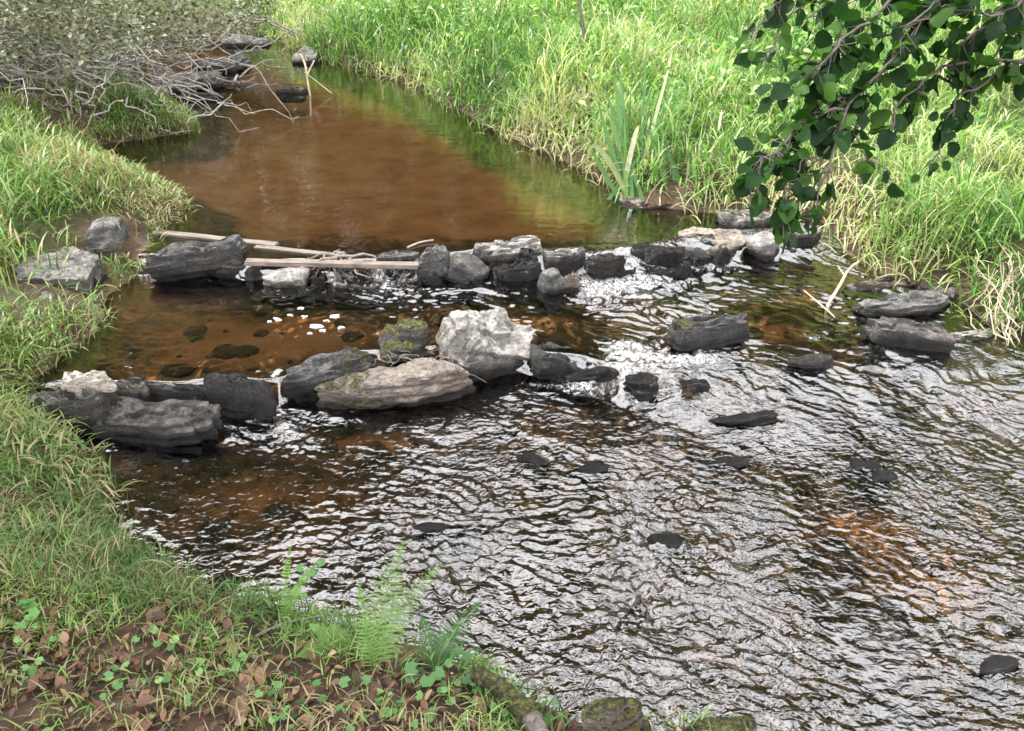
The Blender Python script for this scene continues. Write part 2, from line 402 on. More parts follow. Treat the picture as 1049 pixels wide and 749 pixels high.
# standing waves at the foot of the falls
foamb = blobs(X, Y, [(392,288,ZM,.12,.12,1.0),(420,300,ZM,.22,.12,.55),(610,300,ZM,.16,.1,.6),(640,290,ZM,.2,.12,.8),(660,305,ZM,.22,.08,.6),(600,275,ZM,.12,.10,.35),(632,272,ZM,.14,.12,.35),(690,292,ZM,.25,.07,.5),(600,262,ZU,.2,.05,.5),
    (290,440,ZL,.10,.12,.65),(286,404,ZL,.03,.06,1.0),(310,460,ZL,.12,.1,.45),(640,376,ZL,.14,.1,1.0),(620,400,ZL,.25,.08,.55),(700,388,ZL,.16,.07,.55),(730,385,ZL,.1,.07,.4),
    (730,275,ZM,.3,.1,.55),(610,290,ZM,.2,.14,.5),(655,285,ZM,.2,.12,.5),(660,385,ZL,.2,.12,.4),(600,395,ZL,.16,.08,.35),(830,365,ZL,.1,.06,.6),(985,345,ZM,.12,.04,.5),(290,297,ZM,.25,.06,.45),(215,287,ZM,.12,.05,.5),(330,292,ZM,.15,.06,.5),(840,238,ZM,.2,.05,.5),(560,395,ZL,.2,.06,.4),
    (480,395,ZL,.06,.05,.6),(130,455,ZL,.2,.06,.35),(790,262,ZM,.2,.08,.4),(960,465,ZL,.4,.1,.2)])
steep = np.exp(-((Y - fU(X) + 0.06) / 0.09) ** 2) * 0.5 * sstep(-0.95, -0.5, X) + np.exp(-((Y - fL(X) + 0.2) / 0.25) ** 2) * 0.28 * sstep(0.2, 0.7, X)
foam = np.clip(foamb * 0.72 + steep + lowr * np.clip(amp - 0.5, 0, 1) * (0.22 + 0.35 * a1) , 0, 1)
foam *= sstep(-0.05, 0.05, SDw)
disp += np.clip(foamb, 0, 1) * (0.02 * fbm(X * 14, Y * 14, 13, 3) + .016 * fbm(X * 38, Y * 30, 23, 2))
Zw = Wl + disp
keep = SDw > -0.18
ids = np.full(X.size, -1); kf = keep.ravel()
Fc = grid_faces(len(wx), len(wy))
Fc = Fc[kf[Fc].all(1)]
used = np.unique(Fc); ids[used] = np.arange(len(used))
water = mk('stream_water', np.stack([X, Y, Zw], -1).reshape(-1, 3)[used], ids[Fc], M['water'],
           {'rip': (np.clip(np.maximum(amp, .2 * lowr), 0, 1) * (1 - .65 * sstep(2.6, 4.0, Y))).ravel()[used], 'foam': foam.ravel()[used]})
tag(water, kind='structure')

# ------------------------------------------------------------------ rocks
import bmesh
def ico(sub):
    bm = bmesh.new(); bmesh.ops.create_icosphere(bm, subdivisions=sub, radius=1)
    V = np.array([v.co[:] for v in bm.verts]); Fq = np.array([[v.index for v in f.verts] for f in bm.faces]); bm.free()
    V /= np.linalg.norm(V, axis=1)[:, None]
    return V, Fq
ICO = {s: ico(s) for s in (3, 4, 5, 6)}
def rotm(rx, ry, rz):
    cx_, sx = math.cos(rx), math.sin(rx); cy_, sy = math.cos(ry), math.sin(ry); cz, sz = math.cos(rz), math.sin(rz)
    A = np.array([[1,0,0],[0,cx_,-sx],[0,sx,cx_]]); B = np.array([[cy_,0,sy],[0,1,0],[-sy,0,cy_]]); C = np.array([[cz,-sz,0],[sz,cz,0],[0,0,1]])
    return C @ B @ A
def slab_shape(r, Wm, D, hs, under, jag, relief):
    """a split slate block: jagged outline, stacked layers with broken edges, terraced top"""
    n = 132
    th = np.arange(n) * 2 * math.pi / n
    c, s_ = np.cos(th), np.sin(th)
    rad = np.minimum(1 / np.maximum(np.abs(c), 1e-3), 1.05 / np.maximum(np.abs(s_), 1e-3))
    for i in range(int(r.integers(6, 9))):
        a = r.uniform(0, 2 * math.pi); d = r.uniform(.78, 1.08)
        cc = np.cos(th - a); rad = np.minimum(rad, np.where(cc > .2, d / np.maximum(cc, .2), 9))
    o = r.uniform(0, 60, 2)
    rad = rad * (1 + jag * .09 * fbm(c * 2.5 + o[0], s_ * 2.5 + o[1], 0, 4) + jag * .03 * noise(th * 9, o[0]))
    nl = int(np.clip(hs / .03, 3, 8))
    zb = np.concatenate([[0], np.cumsum(r.uniform(.35, 1.6, nl))]); zb /= zb[-1]
    rings = []
    for j in range(nl):
        zm = (zb[j] + zb[j + 1]) / 2
        tp = under + (1.0 - under) * sstep(0.1, .7, zm) - .06 * sstep(.75, 1.0, zm)
        off = r.normal(0, .028) * jag + jag * .09 * fbm(c * 3 + j * 5.3, s_ * 3 + o[1], j, 3)
        rj = rad * tp + off
        for zz in (zb[j] + .001, zb[j] + (zb[j + 1] - zb[j]) * .8):
            dz = .10 * noise(c * 1.8 + o[0], s_ * 1.8 + o[1]) * zz
            rings.append(np.stack([c * rj * Wm / 2, s_ * rj * D / 2, (zz - .5 + dz) * hs], 1))
        if j < nl - 1: pass
    top = rings[-1]
    nc = 16
    for k in range(1, nc):
        f = 1 - k / nc
        x, y = top[:, 0] * f, top[:, 1] * f
        z = top[:, 2].mean() * (1 - f) + top[:, 2] * f
        q = 2.6 * (fbm(x / Wm * 3 + o[0], y / D * 3 + o[1], 4, 3) + .5)
        terr = np.floor(q) + sstep(.75, 1.0, q - np.floor(q))
        z = z + relief * ((terr - 1.2) * .10 * hs + .012 * fbm(x * 22, y * 22, o[0], 4)) * min(1, k / 2)
        rings.append(np.stack([x, y, z], 1))
    V = np.concatenate(rings + [[rings[-1].mean(0)], [[0, 0, -.5 * hs]]])
    m = len(rings); i = np.arange(n); i2 = (i + 1) % n; F_ = []
    for j in range(m - 1):
        a, b, d, e = j * n + i, j * n + i2, (j + 1) * n + i2, (j + 1) * n + i
        F_ += [np.stack([a, b, d], 1), np.stack([a, d, e], 1)]
    F_ += [np.stack([(m - 1) * n + i, (m - 1) * n + i2, np.full(n, m * n)], 1), np.stack([i2, i, np.full(n, m * n + 1)], 1)]
    return V, np.concatenate(F_)
def rock(label, box, zl, mat, q=0.5, yaw=0, tilt=0, lean=0, moss=0, wet=0.04, sink=0.12, planes=(), seed=0, name='rock', cat='rock', rough=1.0, sub=None, round_=0.0, under=.86, relief=1.0, mossy_pos=None, layers=1.0, planes_only=False):
    x0, y0, x1, y1 = box
    r = np.random.default_rng(seed + int(x0 * 7 + y0 * 13))
    yaw = yaw or r.uniform(-.35, .35); tilt += r.uniform(-.10, .10); lean += r.uniform(-.04, .16)
    base = P((x0 + x1) / 2, y1, zl)
    lv = float(level(base[0], base[1])); zl = max(zl, lv + .004) if sdist(base[0], base[1])[0] > .03 else zl
    base = P((x0 + x1) / 2, y1, zl)
    dist = (base - CAM) @ FW
    Wm = (x1 - x0) * dist / F
    Hm = max((y1 - y0) * dist / F, 0.02)
    a = math.atan2(CAMZ - zl, base[1])
    h = q * Hm / math.cos(a); D = max((1 - q) * Hm / math.sin(a), 0.25 * Wm)
    if sub is None: sub = 5 if (x1 - x0) > 60 else 4
    slab = round_ < .25 and not planes_only
    hs = h + sink
    if slab:
        V, Fq = slab_shape(r, Wm, D, h + sink, under, rough, relief)
        q3 = r.uniform(0, 50, 3); dn = V / (np.linalg.norm(V / np.array([Wm, D, hs]), axis=1)[:, None] + 1e-6) / np.array([Wm, D, hs])
        dn /= np.linalg.norm(dn, axis=1)[:, None] + 1e-6; k_ = min(1, Wm / .35)
        rg = 1 - 2 * np.abs(noise(V[:, 0] * 9 + q3[0], V[:, 1] * 9 + q3[1], V[:, 2] * 14 + q3[2]))
        V = V + dn * (k_ * (.006 * rg + .009 * fbm(V[:, 0] * 20 + q3[0], V[:, 1] * 20, V[:, 2] * 28 + q3[2], 3)))[:, None]
    else:
        dirs, Fq = ICO[sub]
        pl = [((0, 0, 1), 1.0)]
        ns = 7
        for i in range(ns):
            th = 2 * math.pi * (i + r.uniform(-.3, .3)) / ns
            n = np.array([math.cos(th), math.sin(th), r.uniform(-.15, .3)]); pl.append((n / np.linalg.norm(n), r.uniform(.72, 1.0)))
        for i in range(7):
            th = r.uniform(0, 2 * math.pi); n = np.array([math.cos(th), math.sin(th), r.uniform(.5, 1.6)])
            pl.append((n / np.linalg.norm(n), r.uniform(1.02, 1.4) - .15 * round_))
        pl.append(((r.uniform(-.15, .15), r.uniform(-.15, .15), 1), r.uniform(.85, 1)))
        for nn, dd in planes: pl.append((np.array(nn) / np.linalg.norm(nn), dd))
        inv = np.zeros(len(dirs)); p_ = 26 - 20 * round_
        for n, d in pl:
            t = np.maximum(dirs @ np.array(n), 0) / d
            inv += t ** p_
        t = np.maximum(dirs @ np.array((0, 0, -1.)), 0); inv += t ** p_
        rad = inv ** (-1 / p_)
        V = dirs * rad[:, None]
        hs = (h + sink)
        V = V * np.array([Wm / 2, D / 2, hs / 2])
        o3 = r.uniform(0, 50, 3)
        nrm = dirs
        lay = np.round((V[:, 2] + 0.01 * fbm(V[:, 0] * 6 + o3[0], V[:, 1] * 6, o3[1], 2)) / 0.018)
        st = noise(lay * 3.7 + o3[0], V[:, 0] * 5 + o3[1], V[:, 1] * 5)
        V[:, :2] += nrm[:, :2] * (st * 0.02 * min(1, Wm / 0.3) * layers)[:, None]
        sc = min(1, Wm / 0.35) * rough
        V += nrm * (0.032 * sc * fbm(V[:, 0] * 5 + o3[0], V[:, 1] * 5 + o3[1], V[:, 2] * 9 + o3[2], 3) + 0.026 * sc * fbm(V[:, 0] * 16 + o3[0], V[:, 1] * 16, V[:, 2] * 34, 4))[:, None]
        V[:, 2] += 0.0 * V[:, 2]
        top = np.clip(V[:, 2] / (hs / 2), -1, 1)
    V = V @ rotm(lean, tilt, yaw).T
    off = np.array([base[0], base[1] + D / 2, zl - sink + hs / 2])
    for it in range(6):                                # trim own size and place to what the photo shows of it
        Wp = V + off
        vis = Wp[:, 2] > zl - 0.005
        if vis.sum() < 10: off[2] += 0.03; continue
        ax, ay = proj(Wp[vis])
        sx = (x1 - x0) / max(ax.max() - ax.min(), 2); sy = (y1 - y0) / max(ay.max() - ay.min(), 2)
        V = V * np.array([np.clip(sx, .6, 1.6), np.clip(sy, .6, 1.6), np.clip(sy, .6, 1.6)])
        Wp = V + off; vis = Wp[:, 2] > zl - 0.005
        ax, ay = proj(Wp[vis])
        off[0] += ((x0 + x1) / 2 - (ax.max() + ax.min()) / 2) * dist / F
        off[1] += ((ay.max() + ay.min()) / 2 - (y0 + y1) / 2) * dist / F / math.sin(a) * 0.9
    # vertex normals for tops
    tri = V[Fq]; fn = np.cross(tri[:, 1] - tri[:, 0], tri[:, 2] - tri[:, 0])
    vn = np.zeros_like(V)
    for k in range(3): np.add.at(vn, Fq[:, k], fn)
    vn /= np.linalg.norm(vn, axis=1)[:, None] + 1e-9
    Wp = V + off
    wet_shade = 1 - sstep(wet * 0.5, wet * 1.5, Wp[:, 2] - zl + 0.03 * fbm(Wp[:, 0] * 12, Wp[:, 1] * 12, Wp[:, 2] * 12, 3))  # wet band, carried up weir fronts to paint their shade as well
    mo = moss * sstep(-0.1, 0.7, vn[:, 2])
    if mossy_pos is not None:
        mo = mo * sstep(mossy_pos[0], mossy_pos[1], V[:, 0] / (Wm / 2))
    o = mk(name, V, Fq, M[mat], {'wet': wet_shade, 'moss': mo, 'top': vn[:, 2]})
    if slab: o.data.set_sharp_from_angle(angle=R(32))
    o.location = off
    tag(o, label, cat)
    return o

U, m_, L_ = ZU, ZM, ZL
# --- upper weir
rock('dark slate slab overhanging the left end of the upper weir', (146,240,254,288), ZM, 'dark', q=.62, tilt=R(-6), wet=.06, under=.55, planes=[((-.5,-.6,-.65),.35),((-.75,0,.5),.62)], seed=1)
rock('low black mossy stone tucked under the overhanging dark slab', (188,258,252,286), ZM, 'wetrock', q=.8, moss=.15, wet=.05, round_=.6, seed=2)
rock('yellowish pale stone in the water under the front plank', (268,273,318,294), ZM, 'pale', q=.6, wet=.012, seed=3, round_=.4)
rock('flat thin grey stone below the root clump', (340,285,392,296), ZM, 'grey', q=.3, wet=.01, seed=4)
rock('thin dark flat stone lying on the front plank', (386,256,430,270), ZU-.0, 'dark', q=.6, wet=.01, sink=.03, seed=5)
rock('grey slate slab leaning with its right end up in the upper weir', (424,250,468,288), ZM, 'grey', q=.7, tilt=R(-24), wet=.02, seed=6, planes=[((-.4,-.2,.9),.6)])
rock('dark mossy stone between the leaning grey slab and the white topped stone', (457,259,502,292), ZM, 'dark', q=.6, moss=.4, wet=.03, round_=.5, seed=7)
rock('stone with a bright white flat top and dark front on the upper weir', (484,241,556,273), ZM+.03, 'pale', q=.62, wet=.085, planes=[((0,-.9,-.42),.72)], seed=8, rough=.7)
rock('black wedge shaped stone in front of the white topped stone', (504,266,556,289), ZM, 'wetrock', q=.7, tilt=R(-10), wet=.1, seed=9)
rock('small rounded grey stone below the weir beside the black wedge', (550,274,581,299), ZM, 'grey', q=.7, wet=.02, round_=.8, seed=10)
rock('brown stone behind the small rounded grey stone', (560,259,598,277), ZM+.03, 'brown', q=.55, wet=.03, round_=.3, seed=11)
rock('flat wet stone at the brink just right of the white topped stone', (556,253,600,265), ZU-.06, 'grey', q=.4, wet=.02, seed=12)
rock('low flat wet stone lying in the white water at the brink of the upper weir', (600,259,640,269), ZM+.02, 'grey', q=.35, wet=.04, seed=97)
rock('thin dark stone shelf under the white water in the gap of the upper weir', (606,270,652,285), ZM, 'dark', q=.35, wet=.05, seed=98)
rock('small orange brown stone in the white water of the upper weir', (576,277,594,298), ZM, 'brown', q=.7, wet=.02, seed=13)
rock('dark slab with a rust brown front at the right half of the upper weir', (646,249,702,262), ZM+.03, 'dark', q=.3, wet=.07, seed=14, planes=[((0,-.85,-.5),.7)])
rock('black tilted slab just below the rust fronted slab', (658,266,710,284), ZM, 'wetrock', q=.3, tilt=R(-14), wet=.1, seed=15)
rock('broad flat pinkish grey rock at the right end of the upper weir', (690,232,768,263), ZM+.03, 'brown', q=.25, wet=.03, seed=16)
rock('low dark ended flat stone at the foot of the right grass bank', (733,214,792,234), ZM+.06, 'grey', q=.4, wet=.035, seed=17)
rock('white grey rounded stone under the tip of the alder twigs', (764,237,799,262), ZM, 'pale', q=.65, wet=.01, round_=.4, seed=18)
rock('flat pale stone lying at the foot of the iris clump', (634,198,694,214), ZU, 'brown', q=.3, wet=.015, seed=19)
rock('small pale stone near the mouth of the side gravel by the right bank', (800,228,842,244), ZM, 'grey', q=.3, wet=.01, seed=20)
for k, (px, py, sz) in enumerate([(262,278,26),(300,276,28),(325,284,24),(372,284,22),(404,278,30),(442,284,24),(466,276,26),(480,288,22),(540,262,22),(716,262,24),(742,258,20)]):
    rock('small dark wet stone wedged among the bigger stones of the upper weir', (px - sz / 2, py - sz * .38, px + sz / 2, py + sz * .38), ZM, 'wetrock' if k % 2 else 'dark', q=.5, wet=.07, seed=120 + k, tilt=R(random.uniform(-32, 32)), lean=R(random.uniform(-5, 25)), under=1.0, name='rubble_stone', cat='stone', sub=4, rough=1.8, round_=.2 if k % 3 else .6)['group'] = 'small stones wedged in the upper weir'
# --- left bank
rock('large flat grey slate in the grass of the left bank', (12,252,110,300), ZM+.09, 'grey', q=.4, wet=.001, seed=21, sink=.08, rough=1.3)
rock('rounded grey stone half hidden by grass behind the large flat slate', (86,222,132,262), ZM+.13, 'grey', q=.7, wet=.001, round_=.7, seed=22)
rock('small grey stone in the grass below the large flat slate', (22,298,62,328), ZM+.03, 'grey', q=.6, wet=.01, round_=.5, seed=23)
# --- lower weir, left
rock('bright cream white stone at the left end of the lower weir', (62,379,121,403), ZM+.07, 'sunlit_cream', q=.55, wet=.002, seed=24, rough=.8)
rock('dark grey slab sloping down into the left bank', (28,396,122,446), ZL, 'dark', q=.6, tilt=R(-10), wet=.09, seed=25)
rock('small pinkish stone on the lower weir beside the cream white stone', (118,388,152,404), ZM-.01, 'brown', q=.6, wet=.01, seed=26)
rock('long thin dark slate topping the left part of the lower weir', (124,386,212,413), ZM-.05, 'dark', q=.55, wet=.07, seed=27, planes=[((0,-.9,-.4),.7)])
rock('big low dark ribbed slab lying in front of the lower weir', (94,406,230,458), ZL, 'dark', q=.45, tilt=R(-5), wet=.07, moss=.35, mossy_pos=(.45,.8), seed=28, rough=1.6, sub=6)
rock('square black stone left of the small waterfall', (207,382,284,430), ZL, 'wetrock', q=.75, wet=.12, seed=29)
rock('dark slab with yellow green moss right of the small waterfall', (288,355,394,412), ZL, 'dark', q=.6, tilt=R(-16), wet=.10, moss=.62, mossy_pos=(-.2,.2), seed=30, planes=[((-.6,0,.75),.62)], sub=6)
rock('round mossy hummock of stone behind the long boulder', (387,326,447,372), ZL+.08, 'dark', q=.7, moss=.75, wet=.03, round_=.9, seed=31, rough=1.8)
rock('long brown grey boulder with a rounded back in the lower weir', (322,366,488,420), ZL, 'brown', q=.6, tilt=R(3), wet=.045, moss=.55, mossy_pos=(.1,-.5), round_=.65, seed=32, sub=6)
rock('largest white stone with a pointed top in midstream', (446,315,549,392), ZL, 'pale', q=.5, wet=.10, seed=33, rough=1.3, yaw=.6, lean=R(20), tilt=R(14), under=.6, relief=.7,
     planes=[((.1,-.72,.68),.60),((-.6,-.15,.75),.56),((.72,-.1,.62),.60),((.15,.6,.7),.6),((0,-.85,-.5),.6)])
rock('layered black wet slab right of the largest white stone', (538,350,613,393), ZL, 'wetrock', q=.5, tilt=R(5), wet=.09, seed=34, layers=2)
rock('small glistening black stone in the white water of the lower weir', (640,380,674,394), ZL, 'wetrock', q=.3, wet=.1, rough=2.2, round_=.7, seed=35)
rock('dark ribbed stone with a mossy head in midstream right', (679,320,768,360), ZL+.05, 'dark', q=.6, tilt=R(6), wet=.06, moss=.6, mossy_pos=(-.1,-.6), seed=36, sub=6)
# --- right shelf
rock('flat grey ledge stone with broken dark front edge on the right shelf', (872,297,974,325), ZM-.06, 'grey', q=.45, wet=.035, seed=37, planes=[((0,-.85,-.5),.75)])
rock('dark undercut slab, lowest of the right shelf', (880,324,980,357), ZL, 'dark', q=.5, tilt=R(4), wet=.05, seed=38, planes=[((0,-.85,-.5),.7)], sub=5)
rock('thin white stone sliver at the right end of the shelf', (966,336,1020,350), ZM-.06, 'pale', q=.3, tilt=R(-4), wet=.005, seed=39)
rock('low reddish flat stone at the back of the right shelf', (866,283,945,299), ZM, 'brown', q=.3, wet=.02, seed=40)
rock('small dark stone at the front right of the reddish flat stone', (938,292,980,312), ZM-.03, 'dark', q=.5, wet=.03, seed=41)
rock('low stone with wave breaking over it left of the right shelf', (806,362,854,376), ZL, 'grey', q=.5, wet=.05, round_=.5, seed=42)
# --- stones breaking the riffle
for lb, bx, sd_ in [
    ('small black stone alone in the dark calm water below the lower weir', (526,459,562,476), 1),
    ('cluster-like low black stone right of the lone small black stone', (586,468,626,486), 2),
    ('low black stone with white ripple in the centre of the riffle', (722,463,770,478), 3),
    ('flat black stone with a pale wet edge at the right of the riffle', (862,464,906,482), 4),
    ('small pointed black stone just below the flat pale edged one', (890,476,922,494), 5),
    ('jagged black stone in the lower centre of the riffle', (660,540,710,564), 6),
    ('sliver of black stone below the mossy headed midstream stone', (756,418,798,430), 7),
    ('low brown stone awash near the fern tip', (420,531,470,546), 8),
    ('black stone against the near left bank beside the white ripples', (206,578,250,612), 9),
    ('black wet stone near the right lower corner of the riffle', (1002,664,1046,690), 10),
    ('small black stone right of the glistening one below the weir', (694,385,728,395), 11),
    ('low dark stone awash right of the layered black slab', (600,372,636,384), 12)]:
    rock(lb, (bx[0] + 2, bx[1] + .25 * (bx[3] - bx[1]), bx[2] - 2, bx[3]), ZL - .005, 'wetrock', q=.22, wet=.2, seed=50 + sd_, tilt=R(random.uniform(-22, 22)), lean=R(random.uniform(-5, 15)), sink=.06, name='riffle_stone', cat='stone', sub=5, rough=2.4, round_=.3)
# --- far ledges under the bush
for lb, bx, mt_, sd_ in [
    ('square pale topped stone at the far end of the pool by the grass', (299,47,326,66), 'pale', 1),
    ('pale slate ledge behind the bare branches, nearest the pool', (150,72,232,96), 'grey', 2),
    ('white streaked slate ledge in the shade of the bush', (62,58,146,86), 'grey', 3),
    ('dark slate slab under the bare branches at the water', (96,84,180,108), 'grey', 4),
    ('low grey ledge stone behind the tips of the branches', (196,56,258,74), 'grey', 5),
    ('flat far stone in the shallow water left of the square stone', (226,34,278,48), 'grey', 6),
    ('dark waterline stone at the foot of the pale ledge', (176,94,232,104), 'grey', 7),
    ('small flat stone awash at the far end of the pool', (282,88,316,96), 'grey', 8)]:
    rock(lb, bx, ZU, mt_, q=.5, wet=.05, seed=80 + sd_, name='ledge_stone', cat='stone')
# --- mossy stones on the near bank edge
rock('mossy knobbly stone at the bottom edge of the near bank', (590,713,668,775), ZL+.03, 'brown', q=.6, moss=.9, wet=.01, round_=.6, seed=95, rough=1.6, name='mossy_stone', cat='stone', sub=6)
rock('low moss covered stone awash at the bottom right of the near bank', (690,733,776,775), ZL, 'brown', q=.5, moss=.85, wet=.01, round_=.6, seed=96, rough=1.4, name='mossy_stone', cat='stone', sub=6)

# submerged gravel
V0, F0 = ICO[3]; Vs, Fs, at = [], [], {'wet': [], 'moss': [], 'top': []}
nv = 0
cnt = 0
while cnt < 700:
    x, y = rng.uniform(-1.9, 2.8), rng.uniform(1.4, 6.0)
    z, sd_, w_ = ground_h(np.array([x]), np.array([y]))
    if sd_[0] < 0.1 or y > fU(x) - .1: continue
    s = 0.015 + 0.06 * rng.random() ** 3
    n3 = 1 + 0.3 * noise(V0[:, 0] * 2 + cnt, V0[:, 1] * 2, V0[:, 2] * 2)
    v = V0 * n3[:, None] * np.array([s * rng.uniform(.8, 1.6), s, s * .5]) @ rotm(0, 0, rng.uniform(0, 6)).T + np.array([x, y, z[0]])
    v[:, 2] = np.minimum(v[:, 2], w_[0] - 0.03)
    Vs.append(v); Fs.append(F0 + nv); nv += len(v); cnt += 1
    at['wet'].append(np.full(len(v), rng.uniform(0, .45))); at['moss'].append(np.zeros(len(v))); at['top'].append(np.zeros(len(v)))
tag(mk('bed_gravel', np.concatenate(Vs), np.concatenate(Fs), M['brown'], {k: np.concatenate(v) for k, v in at.items()}), kind='stuff')

# ------------------------------------------------------------------ strip builders
def blades(base, az, L, th0, kap, w, tint, K=5, twist=0.0):
    """curved grass blades: th0 start angle from vertical, kap total bend"""
    n = len(base)
    t = np.linspace(0, 1, K)
    th = th0[:, None] + kap[:, None] * t[None, :]
    ds = L[:, None] / (K - 1)
    hx = np.concatenate([np.zeros((n, 1)), np.cumsum(np.sin(th[:, :-1]) * ds, 1)], 1)
    hz = np.concatenate([np.zeros((n, 1)), np.cumsum(np.cos(th[:, :-1]) * ds, 1)], 1)
    ca, sa = np.cos(az)[:, None], np.sin(az)[:, None]
    cen = np.stack([base[:, 0:1] + hx * ca, base[:, 1:2] + hx * sa, base[:, 2:3] + hz], -1)
    prof = np.clip((1 - t ** 2.2), 0.04, 1) * (0.55 + 0.45 * np.minimum(t * 4, 1))
    ww = w[:, None] * prof[None, :] / 2
    ta = az[:, None] + math.pi / 2 + twist * (rng.random((n, 1)) - .5) * (0.4 + t[None, :])
    side = np.stack([np.cos(ta) * np.ones_like(hx), np.sin(ta) * np.ones_like(hx), np.zeros_like(hx)], -1)
    Lf = cen - side * ww[..., None]; Rr = cen + side * ww[..., None]
    V = np.stack([Lf, Rr], 2).reshape(n, K * 2, 3)
    f = np.array([[2 * i, 2 * i + 1, 2 * i + 3, 2 * i + 2] for i in range(K - 1)])
    Fq = (f[None] + (np.arange(n) * K * 2)[:, None, None]).reshape(-1, 4)
    return V.reshape(-1, 3), Fq, np.repeat(tint, K * 2)
def inview(p, m=0.25):
    px, py = proj(p)
    q = (np.asarray(p) - CAM) @ FW
    return (q > 0.2) & (px > -1049 * m) & (px < 1049 * (1 + m)) & (py > -749 * m) & (py < 749 * (1 + m))
def join(parts):
    Vs, Fs, Ts, n = [], [], [], 0
    for V, Fq, T in parts:
        Vs.append(V); Fs.append(Fq + n); Ts.append(T); n += len(V)
    return np.concatenate(Vs), np.concatenate(Fs), np.concatenate(Ts)
def tube(pts, r0, r1, k=5):
    pts = np.asarray(pts, float); n = len(pts)
    tan = np.gradient(pts, axis=0); tan /= np.linalg.norm(tan, axis=1)[:, None] + 1e-9
    ref = np.where(np.abs(tan[:, 2:3]) > .9, np.array([[1., 0, 0]]), np.array([[0, 0, 1.]]))
    a = np.cross(tan, ref); a /= np.linalg.norm(a, axis=1)[:, None] + 1e-9
    b = np.cross(tan, a)
    r = np.linspace(r0, r1, n) if np.isscalar(r0) else np.asarray(r0)
    ph = np.arange(k) * 2 * math.pi / k
    V = pts[:, None] + (a[:, None] * np.cos(ph)[None, :, None] + b[:, None] * np.sin(ph)[None, :, None]) * r[:, None, None]
    F_ = []
    for i in range(n - 1):
        for j in range(k):
            F_.append((i * k + j, i * k + (j + 1) % k, (i + 1) * k + (j + 1) % k, (i + 1) * k + j))
    return V.reshape(-1, 3), np.array(F_), np.zeros(n * k)
def wig(a, b, n=8, amp=0.05, seed=0, sag=0.0):
    r = np.random.default_rng(seed)
    t = np.linspace(0, 1, n)[:, None]
    p = np.asarray(a) * (1 - t) + np.asarray(b) * t
    j = np.cumsum(r.normal(0, 1, (n, 3)), 0); j -= j[0] * (1 - t) + j[-1] * t
    p = p + j * amp / math.sqrt(n)
    p[:, 2] -= sag * 4 * (t * (1 - t))[:, 0]
    return p
def spline(pts, n):
    pts = np.asarray(pts, float)
    s = np.concatenate([[0], np.cumsum(np.linalg.norm(np.diff(pts, axis=0), axis=1))])
    u = np.linspace(0, s[-1], n)
    out = np.stack([np.interp(u, s, pts[:, k]) for k in range(3)], 1)
    for _ in range(2):
        out[1:-1] = out[1:-1] * .5 + (out[:-2] + out[2:]) * .25
    return out
def scatter(T, TF, pos, dirv, upv, sc, tint, squash=None):
    """copies of a small template: local y along dirv, z near upv"""
    y = dirv / (np.linalg.norm(dirv, axis=1)[:, None] + 1e-9)
    x = np.cross(y, upv); x /= np.linalg.norm(x, axis=1)[:, None] + 1e-9
    z = np.cross(x, y)
    V = pos[:, None] + (T[None, :, 0:1] * x[:, None] + T[None, :, 1:2] * y[:, None] + T[None, :, 2:3] * z[:, None]) * sc[:, None, None]
    Fq = (TF[None] + (np.arange(len(pos)) * len(T))[:, None, None]).reshape(-1, TF.shape[1])
    return V.reshape(-1, 3), Fq, np.repeat(tint, len(T))
def rdir(n, up=.3):
    a = rng.uniform(0, 2 * math.pi, n)
    return np.stack([np.cos(a), np.sin(a), rng.normal(0, up, n)], 1)
def rup(n, s=.35): return np.stack([rng.normal(0, s, n), rng.normal(0, s, n), np.ones(n)], 1)
# leaf templates (length 1 along y)
def leaf_tpl(prof, fold=0.12, curl=0.1):
    rows = []
    for y, w in prof:
        zc = -curl * y * y
        rows += [(-w, y, zc + fold * w), (0, y, zc), (w, y, zc + fold * w)]
    f = []
    for i in range(len(prof) - 1):
        a = i * 3
        f += [(a, a + 1, a + 4, a + 3), (a + 1, a + 2, a + 5, a + 4)]
    return np.array(rows, float), np.array(f)
LF_round = leaf_tpl([(0, .02), (.08, .14), (.16, .24), (.26, .30), (.36, .37), (.46, .37), (.56, .40), (.66, .375), (.76, .36), (.85, .28), (.93, .2), (1.0, .03)], .3, .22)
LF_oval = leaf_tpl([(0, .02), (.3, .24), (.6, .26), (1.0, .02)], .3, .2)
LF_dead = leaf_tpl([(0, .02), (.12, .13), (.28, .27), (.45, .33), (.62, .3), (.78, .2), (.9, .1), (1.0, .01)], .75, -.5)

